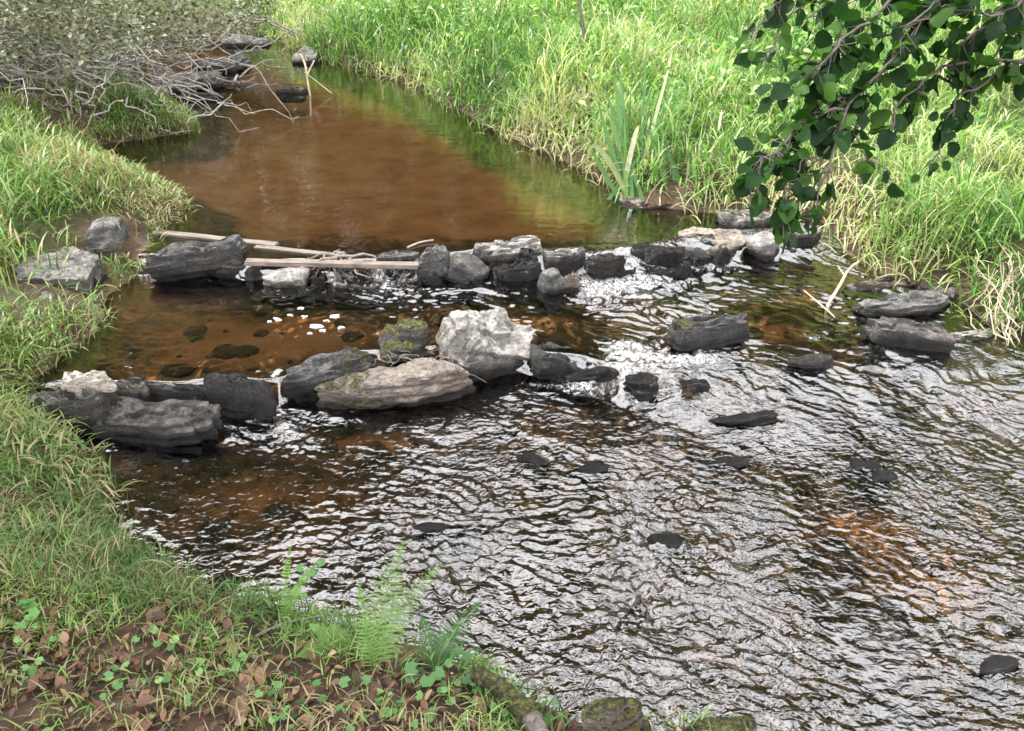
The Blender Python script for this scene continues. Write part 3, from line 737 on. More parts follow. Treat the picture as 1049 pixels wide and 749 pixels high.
# ------------------------------------------------------------------ grass
def grass(name, N, box, dens, hfun, lean=(0.2, 1.0), bend=(0.6, 2.0), lenr=(.14, .34), w=(.007, .015), tintf=None, mat='meadow', upfrac=.2, K=5, m=0.3, dmin=0.0):
    x = rng.uniform(box[0], box[1], N); y = box[2] + (box[3] - box[2]) * rng.random(N)
    z, sd, _ = ground_h(x, y)
    d = -sd
    keep = (d > dmin) & (rng.random(N) < dens(x, y, d))
    p = np.stack([x, y, z], 1)
    keep &= inview(p, m)
    x, y, z, d = x[keep], y[keep], z[keep], d[keep]; n = len(x)
    h = hfun(x, y, d)
    up = rng.random(n) < upfrac
    z0 = z - 0.01 + np.where(up, 0, rng.random(n) ** .8 * h * .8)
    L = np.where(up, h * rng.uniform(.7, 1.15, n), rng.uniform(*lenr, n) * np.clip(h / .4, .4, 1.3))
    th0 = np.where(up, rng.uniform(0.0, .3, n), rng.uniform(*lean, n))
    kap = np.where(up, rng.uniform(.1, 1.0, n), rng.uniform(*bend, n))
    ww = rng.uniform(*w, n) * (1 + 0.07 * np.maximum(y - 5, 0)) * (1 if mat == 'meadow' else .42 + .58 * sstep(2.4, 4.2, y))
    t = tintf(x, y, d, (z0 - z) / np.maximum(h, .05), n)
    return blades(np.stack([x, y, z0], 1), rng.uniform(0, 2 * math.pi, n), L, th0, kap, ww, np.clip(t, 0, 1), K, twist=1.2)
def tint_meadow(x, y, d, hh, n):
    t = .44 + .75 * fbm(x * .7, y * .7, 5, 3) + rng.normal(0, .2, n)
    t += .16 * sstep(1.5, 4, x) * sstep(6, 9, y)
    t += .4 * (rng.random(n) < .11)                                  # dry blades
    edge = np.exp(-np.maximum(d, 0) / .35) * (hh < .55)
    t += edge * rng.uniform(.0, .38, n)
    return t
right = lambda x, y: (x > np.interp(y, [0, 2, 5, 9, 14], [2.4, 2.4, .9, -2.2, -4.5]))
ic = [P(648, 200, ZU + .05), P(690, 200, ZU + .05), P(712, 172, ZU + .15)]
clear_of = lambda x, y: 1 - .93 * (np.min([np.hypot(x - q[0], (y - q[1] + .08) * .7) for q in ic], axis=0) < .11)
parts = []
hm = lambda x, y, d: (.30 + .25 * fbm(x * 1.1, y * 1.1, 2, 3) * 2 + .12 * sstep(0, .5, d)) * np.where(d < .1, .8, 1)
parts.append(grass('g', 160000, (-3.5, 8, 2.5, 9), lambda x, y, d: right(x, y) * np.clip(1.0 - .25 * np.minimum(d, 2.5), .3, 1) * (.12 + .88 * sstep(-.3, .15, fbm(x * 2.2, y * 2.2, 7, 3))) * clear_of(x, y), hm, tintf=tint_meadow))
parts.append(grass('g', 60000, (-4.5, 4.5, 3, 14), lambda x, y, d: right(x, y) * (d > -.1) * (d < .2) * clear_of(x, y), lambda x, y, d: .26 + 0 * x, lenr=(.2, .42), lean=(.4, 1.4), bend=(.6, 1.8), tintf=lambda x, y, d, hh, n: tint_meadow(x, y, d, hh, n) + .12, dmin=-.1))
parts.append(grass('g', 150000, (-6, 14, 9, 26), lambda x, y, d: right(x, y) * np.where(d < 2, .9, .55), lambda x, y, d: .42 + .25 * fbm(x * .8, y * .8, 2, 3), w=(.009, .016), tintf=tint_meadow, K=4, m=.15))
V, Fq, T = join(parts)
nb = 42000
x = rng.uniform(-4, 12, nb); y = rng.uniform(3.5, 20, nb); z, sd, _ = ground_h(x, y)
k = (sd < -.25) & right(x, y) & (fbm(x * .8 + 4, y * .8, 3, 3) > .02 - .02 * (y - 6)) & inview(np.stack([x, y, z], 1), .15) & (clear_of(x, y) > .5)
x, y, z = x[k], y[k], z[k]; nb = len(x)
hv, hf, ht = scatter(*LF_oval, np.stack([x, y, z + rng.uniform(.12, .62, nb)], 1), rdir(nb, .45), rup(nb, .45), rng.uniform(.04, .09, nb), np.clip(rng.normal(.5, .17, nb), 0, 1))
tag(mk('meadow_herbs', hv, hf, M['meadow'], {'tint': ht}), kind='stuff')
tag(mk('meadow_grass', V, Fq, M['meadow'], {'tint': T}), kind='stuff')

def tint_left(x, y, d, hh, n):
    t = .50 + .45 * fbm(x * 1.6, y * 1.6, 8, 3) + rng.normal(0, .17, n) + .35 * (rng.random(n) < .14)
    t += np.exp(-np.maximum(d, 0) / .15) * rng.uniform(0, .35, n) * (hh < .5)
    nr = 1 - sstep(2.6, 3.8, y)
    return t * (1 - nr) + nr * np.where(rng.random(n) < .48, rng.normal(.28, .14, n), rng.normal(.88, .1, n))
bs = [P(60, 284, .14), P(110, 250, .2), P(42, 318, .1), P(75, 300, .1)]
stones_clear = lambda x, y: np.min([np.hypot(x - q[0], y - q[1] - e_) for q, e_ in zip(bs, (.14, .06, .05, .0))], axis=0) > .27
lft = lambda x, y: (stones_clear(x, y) | (rng.random(np.shape(x)) < .12)) & (x < -.9) & (y > 2.0) & ((y < 7.45 + .35 * noise(x * 3, y * 3)) | ((y < 8.6) & (rng.random(np.shape(x)) < .10)) | ((np.hypot((x + 3.4) / .5, (y - 8.15) / .4) < 1)))
parts = [grass('g', 70000, (-3.2, -.8, 2.0, 3.9), lambda x, y, d: lft(x, y) * (.05 + .6 * sstep(-.1, .3, fbm(x * 4, y * 4, 17, 3))), lambda x, y, d: .05 + .04 * rng.random(len(x)), lenr=(.10, .24), tintf=lambda x, y, d, hh, n: np.where(rng.random(n) < .42, rng.normal(.25, .13, n), rng.normal(.9, .1, n)), w=(.005, .009), mat='bankgrass'),
         grass('g', 150000, (-6, -.8, 2.0, 9.2), lambda x, y, d: lft(x, y) * np.clip(1 - .2 * d, .35, 1) * (.08 + .7 * sstep(-.25, .25, fbm(x * 3.2, y * 3.2, 7, 3))),
               lambda x, y, d: np.maximum(.04, .07 + .19 * sstep(2.6, 4.6, y) + .11 * fbm(x * 2.3, y * 2.3, 2, 3) * 2) * np.where(y > 4.4, .45 + .55 * sstep(0, .6, d), 1), lenr=(.16, .38), w=(.007, .014), tintf=tint_left, mat='bankgrass'),
         grass('g', 34000, (-4.0, -1.2, 2.6, 8.5), lambda x, y, d: lft(x, y) * (d > -.06) * (d < .28), lambda x, y, d: .16 + 0 * x, lenr=(.15, .32), lean=(.5, 1.3), bend=(.8, 1.6), w=(.006, .011), tintf=tint_left, dmin=-.07)]
V, Fq, T = join(parts)
tag(mk('left_bank_grass', V, Fq, M['bankgrass'], {'tint': T}), kind='stuff')

def tint_near(x, y, d, hh, n):
    green = np.exp(-(np.maximum(d, 0) - .1) ** 2 / .06)
    return np.clip(.95 - .5 * green - .25 * sstep(-.5, -1.2, x) + rng.normal(0, .14, n) - .4 * (rng.random(n) < .22), .1, 1)
parts = [grass('g', 90000, (-3.2, .8, .8, 2.9), lambda x, y, d: np.clip(.30 + .85 * np.exp(-d / .22) + .45 * sstep(-.7, -1.3, x), 0, 1) * (.25 + .75 * (fbm(x * 3.5, y * 3.5, 7, 3) > -.12)) * (1 - .9 * (x > .13) * (y < 1.62)),
               lambda x, y, d: .05 + .06 * np.exp(-d / .2) + .03 * rng.random(len(x)), lean=(.3, 1.4), bend=(.2, 1.6), lenr=(.08, .2), w=(.0025, .006), tintf=tint_near, upfrac=.3)]
V, Fq, T = join(parts)
tag(mk('near_bank_grass', V, Fq, M['bankgrass'], {'tint': T}), kind='stuff')

# dead leaves and ground ivy on the near bank
def near_pts(n, f):
    out = []
    while sum(len(o) for o in out) < n:
        x = rng.uniform(-3, .7, 4000); y = rng.uniform(.9, 2.9, 4000)
        z, sd, _ = ground_h(x, y)
        k = (-sd > .03) & (rng.random(4000) < f(x, y, -sd)) & inview(np.stack([x, y, z], 1), .2)
        out.append(np.stack([x, y, z], 1)[k])
    return np.concatenate(out)[:n]
n = 4600
p = near_pts(n, lambda x, y, d: np.clip(.25 + .8 * sstep(.1, .5, d), 0, 1) * (1 - .75 * sstep(2.0, 2.6, y)))
p[:, 2] += rng.uniform(.003, .02, n)
V, Fq, T = scatter(*LF_dead, p, rdir(n, .3), rup(n, .45), np.clip(np.exp(rng.normal(-3.9, .5, n)), .007, .06), np.clip(rng.normal(.38, .3, n), 0, 1))
tag(mk('leaf_litter', V, Fq, M['litter'], {'tint': T}), kind='stuff')
n = 700
p = near_pts(n, lambda x, y, d: .5 + 0 * x); p[:, 2] += .006
tl = []
for q in p:
    a = rng.uniform(0, 6.28); l = rng.uniform(.015, .09); d = np.array([math.cos(a), math.sin(a), rng.normal(.1, .2)]) * l
    tl.append(tube(wig(q, q + d, 4, l * .15, int(l * 1e5)), rng.uniform(.0008, .0025), .0008, 4))
V, Fq, T = join(tl)
tag(mk('twig_litter', V, Fq, M['driftwood']), kind='stuff')
th = np.linspace(0, 2 * math.pi, 13)[:-1]
rr = .5 * (1 + .08 * np.cos(th * 6))
rr[9] *= .45
IV = np.concatenate([np.stack([np.cos(th) * rr, np.sin(th) * rr + .5, .06 + 0 * th], 1), [[0, .5, 0]]])
IVF = np.array([[i, (i + 1) % 12, 12] for i in range(12)])
n = 520
p = near_pts(n, lambda x, y, d: (fbm(x * 2.2 + 3, y * 2.2, 1, 2) > .05) * (1 - .5 * sstep(2.2, 2.6, y)) + .06)
p[:, 2] += rng.uniform(.015, .05, n)
V, Fq, T = scatter(IV, IVF, p, rdir(n, .2), rup(n, .4), rng.uniform(.012, .032, n), np.clip(rng.normal(.5, .22, n), 0, 1))
tag(mk('ground_ivy', V, Fq, M['ivy'], {'tint': T}), kind='stuff')

# broad leaf plants that stand out on the near bank
def seedling(px, py, nl, size, label, group, tint):
    b = P(px, py, .15); b[2] = float(gz(b[:1], b[1:2])[0])
    b = P(px, py, b[2])
    r = np.random.default_rng(int(px * 3 + py))
    e = empty('broad_leaved_seedling', b); tag(e, label, 'plant', group)
    st, lv = [], []
    for i in range(nl):
        a = r.uniform(0, 6.28); rad = size * r.uniform(.3, .9) if nl > 2 else size * .5
        tip = np.array([math.cos(a) * rad, math.sin(a) * rad, size * r.uniform(.6, 1.5)])
        st.append(tube(spline([(0, 0, -.01), tip * [.3, .3, .7], tip], 5), .0014, .001, 4))
        d = np.array([[math.cos(a), math.sin(a) - .3, -.1]])
        lv.append(scatter(IV, IVF, tip[None], d, np.array([[r.normal(0, .25), -.35 + r.normal(0, .2), 1.]]), np.array([size * r.uniform(.7, 1.05)]), np.array([np.clip(tint + r.normal(0, .12), 0, 1)])))
    V, Fq, T = join(st); mk('stem', V, Fq, M['ivy'], {'tint': T + .4}, parent=e)
    V, Fq, T = join(lv); mk('leaves', V, Fq, M['ivy'], {'tint': T}, parent=e)
lbl = 'small pale green round leaved seedling among brown dead leaves on the near bank'
grp = 'round leaved seedlings on the near bank'
for px, py in [(300,618),(160,700),(202,694),(130,700),(102,704),(250,698),(275,712),(150,655),(175,662),(35,590),(88,610),(30,660),(60,655),(205,725),(240,690),(20,700)]:
    seedling(px, py, random.choice([2, 3, 3, 4]), .03, lbl, grp, .75)
seedling(406, 722, 3, .042, 'pale green scalloped leaf plant below the tall fern', None, .85)
seedling(365, 712, 2, .036, 'pale round leaf pair left of the scalloped leaf plant', None, .7)
seedling(440, 700, 6, .045, 'dark green many leaved plant left of the mossy log', None, .2)
seedling(472, 690, 5, .04, 'dark green leaf cluster right beside the upper end of the mossy log', None, .25)
seedling(22, 640, 6, .045, 'leafy bright green clump at the left edge of the near bank', None, .65)
seedling(320, 590, 4, .04, 'small green leaf cluster at the foot of the narrow upright fern', None, .55)

# ------------------------------------------------------------------ ferns
def fern(label, px, py, fronds, tint):
    b = P(px, py, .1); b = P(px, py, float(gz(b[:1], b[1:2])[0]))
    e = empty('fern', b); tag(e, label, 'fern')
    LP, LPF = LF_oval
    for (tx, ty, dd, Wd) in fronds:                       # tip in the photo, its distance behind the base, frond half width
        fd = (b - CAM) @ FW + dd
        tip = PD(tx, ty, fd) - b
        mid = tip * .5 + np.array([0, 0, .18 * np.linalg.norm(tip)])
        pts = spline([(0, 0, -.01), tip * .22 + np.array([0, 0, .13 * np.linalg.norm(tip)]), mid, tip], 26)
        rr_ = tube(pts, .0022, .0006, 4)
        mk('rachis', rr_[0], rr_[1], M['fern'], {'tint': rr_[2] + .7}, parent=e)
        tan = np.gradient(pts, axis=0); tan /= np.linalg.norm(tan, axis=1)[:, None]
        nv_ = np.array([.15, -.55, .8]); sidev = np.cross(tan, nv_); sidev /= np.linalg.norm(sidev, axis=1)[:, None]
        pos, dr, up, sc = [], [], [], []
        for i in range(3, 26):
            t = i / 25
            ln = Wd * math.sin(math.pi * min(1, (t * .93 + .07) ** .75)) + .004
            for s in (-1, 1):
                d = sidev[i] * s + tan[i] * .35 + np.array([0, 0, -.12])
                d /= np.linalg.norm(d)
                nn = max(4, int(ln / .0065))
                for k in range(nn):
                    u = (k + .5) / nn
                    q = pts[i] + d * ln * u
                    for s2 in (-1, 1):
                        d2 = tan[i] * s2 + d * .45
                        pos.append(q); dr.append(d2); up.append(nv_ + rng.normal(0, .15, 3)); sc.append((.0078 * (1 - .75 * u)) * (Wd / .06) ** .5)
                pos.append(pts[i]); dr.append(d); up.append(nv_); sc.append(ln * 1.05)
        n_ = len(pos); sc = np.array(sc)
        LPn = LP.copy()
        V, Fq, T = scatter(LPn * np.array([.9, 1, .5]), LPF, np.array(pos), np.array(dr), np.array(up), np.where(sc > .02, sc, sc), np.clip(rng.normal(tint, .07, n_), 0, 1))
        # the long central leaflets are narrow ribs
        V = V.reshape(n_, -1, 3); big = sc > .02
        cen = V[:, 1::3].mean(1, keepdims=True)
        ax = (V[:, 10:11] - V[:, 1:2])
        proj_ = ((V - V[:, 1:2]) * ax).sum(-1, keepdims=True) / (ax * ax).sum(-1, keepdims=True) * ax + V[:, 1:2]
        V = np.where(big[:, None, None], proj_ + (V - proj_) * .16, V).reshape(-1, 3)
        mk('frond', V, Fq, M['fern'], {'tint': T}, parent=e)
fern('tall bright green fern frond standing out over the ripples', 382, 690, [(413, 556, .10, .072), (452, 578, .16, .052), (368, 600, .02, .036)], .74)
fern('narrow upright pale fern at the bank edge left of the tall fern', 292, 640, [(297, 562, .06, .02), (326, 574, .1, .02), (312, 590, .05, .018)], .85)
fern('low drooping fern arching left beneath the tall fern', 352, 668, [(305, 672, -.06, .04), (318, 640, 0, .035), (340, 640, .03, .035)], .75)
fern('dim blue green fern right of the tall fern over the water', 445, 688, [(492, 618, .12, .05), (432, 632, .05, .04), (470, 640, .06, .045)], .12)

# ------------------------------------------------------------------ iris clumps
def iris(label, px, py, specs):
    py += 6
    b = P(px, py, ZU + .05); e = empty('iris_clump', b); tag(e, label, 'plant')
    b = np.array(b); n = 0
    for (tx, ty, th_, kp, w_, tn) in specs:
        fd = (b - CAM) @ FW
        tip = PD(tx, ty, fd) - b
        L = np.linalg.norm(tip); b0 = np.array([rng.normal(0, .05), rng.normal(0, .05), -.06])
        tip = tip + np.array([0, rng.normal(0, .10), 0]); tt = np.linspace(0, 1, 12)[:, None]
        out = np.array([tip[0] * .25, 0, L * .12 * kp])                     # bows outward, arching ones turn over
        pts = b0 * (1 - tt) + tip * tt + (out + np.array([0, 0, .55 * kp * L * .6])) * (4 * tt * (1 - tt)) * min(1, kp)
        tn_ = np.gradient(pts, axis=0); tn_ /= np.linalg.norm(tn_, axis=1)[:, None]
        ph = rng.uniform(-.7, .7); fc = np.array([math.sin(ph), -math.cos(ph), .15])
        sd_ = np.cross(tn_, fc); sd_ /= np.linalg.norm(sd_, axis=1)[:, None]
        pw = w_ * .66 * np.clip(1 - tt[:, 0] ** 3, .03, 1) * (.7 + .3 * np.minimum(tt[:, 0] * 4, 1))
        V = np.stack([pts - sd_ * pw[:, None], pts + fc * -.003, pts + sd_ * pw[:, None]], 1).reshape(-1, 3)
        Fq = np.array([[i_ * 3 + k_, i_ * 3 + k_ + 1, i_ * 3 + k_ + 4, i_ * 3 + k_ + 3] for i_ in range(11) for k_ in (0, 1)])
        T = np.full(len(V), tn)
        mk('leaf_blade', V, Fq, M['iris'], {'tint': T}, parent=e)
iris('tall sword leaved iris clump at the water edge of the right bank', 648, 192, [(628,68,0,.1,.035,.5),(636,66,0,.05,.035,.35),(612,100,0,.2,.03,.3),(622,110,0,.1,.035,.6),(640,120,0,.1,.03,.75),
    (660,150,0,.2,.03,.4),(606,150,0,.5,.03,.55),(663,42,0,.3,.022,.3),(690,50,0,.5,.02,.95),(648,88,0,.1,.03,.45),(618,84,0,.15,.028,.25),(668,104,0,.25,.028,.5),(655,130,0,.9,.03,.97),(600,165,0,1.4,.03,.9),(630,150,0,.3,.03,.2)])
iris('smaller iris with arching dark leaves right of the tall clump', 690, 196, [(672,110,0,.15,.03,.4),(678,140,0,.2,.03,.3),(668,128,0,.8,.03,.5),(700,150,0,.3,.025,.3),(706,140,0,.4,.02,.95)])
iris('low dark iris leaves at the right of the bank, near the alder twigs', 712, 168, [(728,118,0,.6,.022,.15),(722,124,0,.4,.022,.2),(736,146,0,.7,.022,.15),(708,128,0,.2,.02,.3),(738,150,0,.9,.02,.2)])

# ------------------------------------------------------------------ sapling
b = P(607, 122, .30)
e = empty('sapling', b); tag(e, 'thin dark bare sapling stem rising from the far bank grass', 'sapling')
fd = (b - CAM) @ FW
st = [np.zeros(3), PD(601, 45, fd) - b, PD(594, 10, fd) - b, PD(588, -40, fd) - b, PD(590, -120, fd) - b]
st[0] = st[0] - np.array([0, 0, .5])
V, Fq, T = tube(spline(st, 16), .022, .012, 6); mk('trunk', V, Fq, M['darktwig'], parent=e)
tw = []; lp = []
for i in range(14):
    t = rng.uniform(.25, .95); pts = spline(st, 40); q = pts[int(t * 39)]
    d = np.array([rng.choice([-1, 1]) * rng.uniform(.12, .3), rng.normal(0, .15), rng.uniform(.08, .25)])
    seg = wig(q, q + d, 6, .04, i); tw.append(tube(seg, .004, .0015, 4)); lp += [seg[3], seg[4], seg[5]]
for V, Fq, T in tw: mk('twig', V, Fq, M['darktwig'], parent=e)
lp = np.repeat(np.array(lp), 2, 0); n = len(lp)
V, Fq, T = scatter(*LF_oval, lp, rdir(n, .5), rup(n), rng.uniform(.04, .07, n), rng.uniform(.3, .9, n)); mk('leaves', V, Fq, M['meadow'], {'tint': T * .5}, parent=e)

# ------------------------------------------------------------------ planks, sticks
def plank(label, a, b, z0, wid, th=.03):
    A = P(*a, z0); B = P(*b, z0); d = B - A; L = np.linalg.norm(d); d /= L
    sd_ = np.array([-d[1], d[0], 0]); n = 40
    bm = bmesh.new()
    ring = []
    for i in range(n + 1):
        u = i / n
        ww = wid / 2 * (1 + .06 * noise(u * 9, a[0]))
        off = .006 * noise(u * 5, a[1])
        jag = .01 * (random.random() - .5) if i in (0, n) else 0
        sec = [(-1, -1), (-1, .8), (-.9, 1), (.9, 1), (1, .8), (1, -1)]
        ring.append([bm.verts.new((L * u + jag * (k % 3) - L / 2, s * ww + off, t * th / 2)) for k, (s, t) in enumerate(sec)])
    for i in range(n):
        for k in range(6):
            bm.faces.new((ring[i][k], ring[i][(k + 1) % 6], ring[i + 1][(k + 1) % 6], ring[i + 1][k]))
    bm.faces.new(ring[0][::-1]); bm.faces.new(ring[-1])
    me = bpy.data.meshes.new('plank'); bm.normal_update(); bm.to_mesh(me); bm.free(); me.materials.append(M['plank'])
    o = bpy.data.objects.new('plank', me); COL.objects.link(o)
    o.location = (A + B) / 2; o.rotation_euler = (0, 0, math.atan2(d[1], d[0]))
    tag(o, label, 'plank'); return o
plank('upper left pale plank lying against the dark slate slab', (150,237), (283,251), ZU + .006, .06, .02)
plank('middle thin plank half awash behind the front plank', (262,253), (354,263), ZU + .002, .045, .018)
plank('longest front plank laid along the brink of the upper weir', (252,268), (428,272), ZU + .008, .055, .028)

def stick(name, label, cat, paths, mat, z=None):
    """paths: list of (points, r0, r1); first path is the main stick"""
    b = np.array(paths[0][0][0])
    V, Fq, T = join([tube(spline(centred(p_, b), max(6, len(p_) * 3)), r0, r1, 6) for p_, r0, r1 in paths])
    o = mk(name, V, Fq, M[mat]); o.location = b; tag(o, label, cat); return o
pb = P(846, 338, ZL); fdb = (pb - CAM) @ FW
stick('stick', 'bent pale brown stick standing up out of the water near the right shelf', 'stick',
      [([pb - [0, 0, .1], pb, PD(846, 315, fdb), PD(862, 290, fdb + .05), PD(868, 276, fdb + .1), PD(880, 268, fdb + .12)], .012, .008), ([PD(866, 284, fdb + .06), PD(858, 272, fdb + .1)], .006, .004)], 'paletwig')
stick('stick', 'thin straight grey stick slanting down behind the bent pale stick', 'stick', [([P(824, 298, ZM + .05), P(850, 320, ZM + .04), P(872, 342, ZL + .0)], .005, .004)], 'paletwig')
stick('stick', 'short pale stick floating on the pool just above the weir', 'stick', [([P(417, 254, ZU + .005), P(430, 248, ZU + .012), P(444, 246, ZU + .012)], .008, .005)], 'deadwood')
stick('stick', 'thin dark stick resting across the right shelf slab', 'stick', [([P(946, 330, ZM + .03), P(958, 342, ZM + .01), P(972, 356, ZL)], .005, .004)], 'darktwig')
stick('stick', 'long thin branch lying along the shelf to the dry stems', 'stick', [([P(978, 300, ZM + .02), P(1000, 322, ZM + .02), P(1026, 344, ZM + .0)], .007, .004)], 'darktwig')
zz = ZL + .12
pb = P(524, 716, zz); fdb = (pb - CAM) @ FW
stick('twig', 'dark bare forked twig arching over the water above the mossy stones', 'twig',
      [([P(520, 722, .02), PD(535, 700, fdb), PD(552, 686, fdb + .06), PD(576, 681, fdb + .14)], .004, .003), ([PD(576, 681, fdb + .14), PD(596, 684, fdb + .2), PD(610, 700, fdb + .2)], .0025, .0015)], 'darktwig')
stick('twig', 'black Y shaped twig standing beside the mossy knobbly stone', 'twig',
      [([P(580, 742, .0), PD(576, 726, fdb - .06), PD(566, 704, fdb - .04)], .0035, .002), ([PD(576, 728, fdb - .06), PD(594, 716, fdb - .02), PD(606, 700, fdb + .02)], .003, .0015), ([PD(594, 716, fdb - .02), PD(608, 690, fdb + .02), PD(618, 668, fdb + .05)], .002, .001)], 'darktwig')
g_ = lambda px, py, dz=.01: P(px, py, float(gz(*[np.array([v]) for v in P(px, py, .15)[:2]])[0]) + dz)
stick('twig', 'brown twig lying on the bank edge between the two green ferns', 'twig', [([g_(262, 652), g_(285, 640, .03), g_(312, 634, .03), g_(345, 628, .04)], .005, .003), ([g_(285, 640, .03), g_(300, 652, .02)], .003, .002)], 'driftwood')
stick('twig', 'short broken twig on the dead leaves at the bottom left', 'twig', [([g_(130, 690), g_(136, 710, .02), g_(144, 724)], .004, .003)], 'driftwood')
stick('twig', 'crooked twig over the dead leaves near the left edge', 'twig', [([g_(8, 668), g_(25, 672, .03), g_(50, 680, .02), g_(66, 684)], .004, .002)], 'driftwood')
# mossy log
pa, pb_ = P(488, 690, .10), P(562, 765, .16)
pts = spline([pa, P(520, 709, .11), P(541, 732, .13), pb_], 40)
V, Fq, T = tube(pts, .026, .028, 16)
c = np.repeat(pts, 16, 0); nn = (V - c) / np.linalg.norm(V - c, axis=1)[:, None]
V = V + nn * (.012 * fbm(V[:, 0] * 40, V[:, 1] * 40, V[:, 2] * 40, 3))[:, None]
ft = np.repeat(np.linspace(0, 1, 40), 16)
o = mk('mossy_log', V - pa, Fq, M['brown'], {'wet': 0 * T, 'moss': .95 * sstep(.8, .6, ft) * sstep(-.6, .2, nn[:, 2]), 'top': nn[:, 2]}); o.location = pa
tag(o, 'short mossy log jutting from the near bank beside the dark leaves', 'log')

# root clump on the weir
b = P(345, 288, ZM); fdb = (b - CAM) @ FW; pr = []
for i in range(60):
    s = PD(345 + rng.normal(0, 7), 266 + rng.normal(0, 4), fdb + rng.uniform(-.02, .1)); en = PD(345 + rng.normal(4, 24), 288 + rng.normal(0, 4), fdb + rng.normal(-.02, .05))
    pr.append(tube(wig(centred(s, b), centred(en, b), 8, .07, i + 5), rng.uniform(.004, .016), .002, 5))
V, Fq, T = join(pr); o = mk('root_clump', V, Fq, M['driftwood']); o.location = b
tag(o, 'dark tangled root clump draped over the front plank', 'roots')
# debris on the long boulder
b = P(430, 372, ZL + .16); pr = []
for i in range(26):
    s = np.array([rng.normal(-.02, .11), rng.normal(.02, .03), rng.uniform(.0, .05)]); d = np.array([rng.normal(0, .09), rng.normal(0, .05), rng.normal(-.01, .02)])
    pr.append(tube(wig(s, s + d, 5, .03, i), .003, .0015, 4))
V, Fq, T = join(pr); o = mk('twig_debris', V, Fq, M['driftwood']); o.location = b
tag(o, 'small wad of dead twigs caught on top of the long boulder', 'twigs')
# dry stems by the right bank
b = P(1036, 352, ZM); e = []
for i in range(20):
    x0_ = rng.normal(0, .05); s = np.array([x0_, rng.normal(.08, .05), -.03]); tp = np.array([x0_ * 1.5 + rng.normal(-.05, .07), rng.uniform(.05, .3), rng.uniform(.22, .5)])
    e.append(tube(wig(s, tp, 9, .10, i), .0045, .002, 5))
V, Fq, T = join(e); o = mk('dried_stems', V, Fq, M['straw']); o.location = b
tag(o, 'bundle of pale dried stems hanging over the right bank edge', 'dry plant')
# foam flecks on the middle pool
for k, (px, py, s) in enumerate([(284,326,.024),(297,322,.02),(324,334,.034),(312,324,.018),(343,323,.024),(348,335,.02),(308,315,.016),(335,328,.016),(276,329,.014),(318,341,.014),(330,338,.02)]):
    b = P(px, py, ZM + .006); thv = np.linspace(0, 2 * math.pi, 25)[:-1]
    rr_ = s * .75 * (1 + .75 * noise(np.cos(thv) * 1.5 + k * 9, np.sin(thv) * 1.5) + .2 * noise(np.cos(thv) * 5 + k * 3, np.sin(thv) * 5))
    ring = lambda f, z_: np.stack([np.cos(thv) * rr_ * f * 1.25, np.sin(thv) * rr_ * f, 0 * thv + z_], 1)
    V = np.concatenate([ring(1, -.006), ring(1, -.003), ring(.85, -.001), ring(.3, 0), [[0, 0, 0]]])
    f4 = [[r_ * 24 + i, r_ * 24 + (i + 1) % 24, (r_ + 1) * 24 + (i + 1) % 24, (r_ + 1) * 24 + i] for r_ in range(3) for i in range(24)]
    f4 += [[72 + i, 72 + (i + 1) % 24, 72 + (i + 2) % 24, 96] for i in range(0, 24, 2)]
    o = mk('foam_fleck', V, f4, M['foam']); o.location = b
    tag(o, 'small white foam fleck drifting on the brown water between the two weirs', 'foam', 'foam flecks between the two weirs')
# twig on the far square stone
b = P(318, 98, ZU); fdb = (b - CAM) @ FW
stick('twig', 'pale forked twig hanging from the square far stone into the pool', 'twig', [([PD(318, 98, fdb) - [0, 0, .03], PD(315, 84, fdb), PD(313, 66, fdb + .1), PD(308, 56, fdb + .3)], .012, .012), ([PD(315, 76, fdb + .05), PD(322, 62, fdb + .1)], .01, .008), ([PD(340, 96, fdb), PD(325, 84, fdb), PD(312, 74, fdb)], .006, .005)], 'paletwig')

# ------------------------------------------------------------------ overhanging bush, upper left
e = empty('overhanging_bush', (-6.2, 9.2, .5)); bb = np.array([-6.2, 9.2, .5])
tag(e, 'grey green overhanging bush with bare arching branches over the pool', 'bush')
br, tips = [], []
r = np.random.default_rng(3)
def limb(a, b, r0, lvl, sag, seed):
    pts = wig(a, b, 12, np.linalg.norm(np.array(b) - a) * .10, seed, sag)
    br.append(tube(pts - bb, r0, r0 * .35, 5))
    Ln = np.linalg.norm(np.array(b) - a)
    tips.append(pts[r.integers(5, 12, 3)])
    if lvl == 0: return
    for i in range(4):
        q = pts[r.integers(3, 12)]
        d = (pts[-1] - pts[0]) / Ln
        dv = d * r.uniform(.2, .7) + r.normal(0, .45, 3) * np.array([1, 1, .6]) + np.array([0, 0, -.12])
        limb(q, q + dv * Ln * .42, r0 * .55, lvl - 1, 0, seed * 7 + i)
for i, (px, py, fdist, zr) in enumerate([(235,95,9.6,0),(180,80,9.8,0),(140,112,9.0,0),(90,118,8.6,0),(245,20,11.2,0),(210,45,10.6,0),(150,30,10.4,0),(60,100,8.6,0),(120,60,9.6,0),(265,70,10.6,0),(30,120,8.3,0),(285,25,12,0),(100,90,8.9,0),(200,100,9.3,0),(10,80,8.5,0),(110,128,8.4,0),(60,125,8.2,0),(160,102,9.2,0),(200,112,9.2,0),(240,84,9.8,0),(90,80,9.2,0),(40,105,8.6,0),(125,95,8.9,0),(20,130,8.0,0)]):
    t_ = PD(px, py, fdist)
    limb(bb + np.array([r.normal(0, .3), r.normal(0, .6), r.uniform(-.2, .6)]), t_, .030, 3 if i % 2 else 2, -.10, 40 + i)
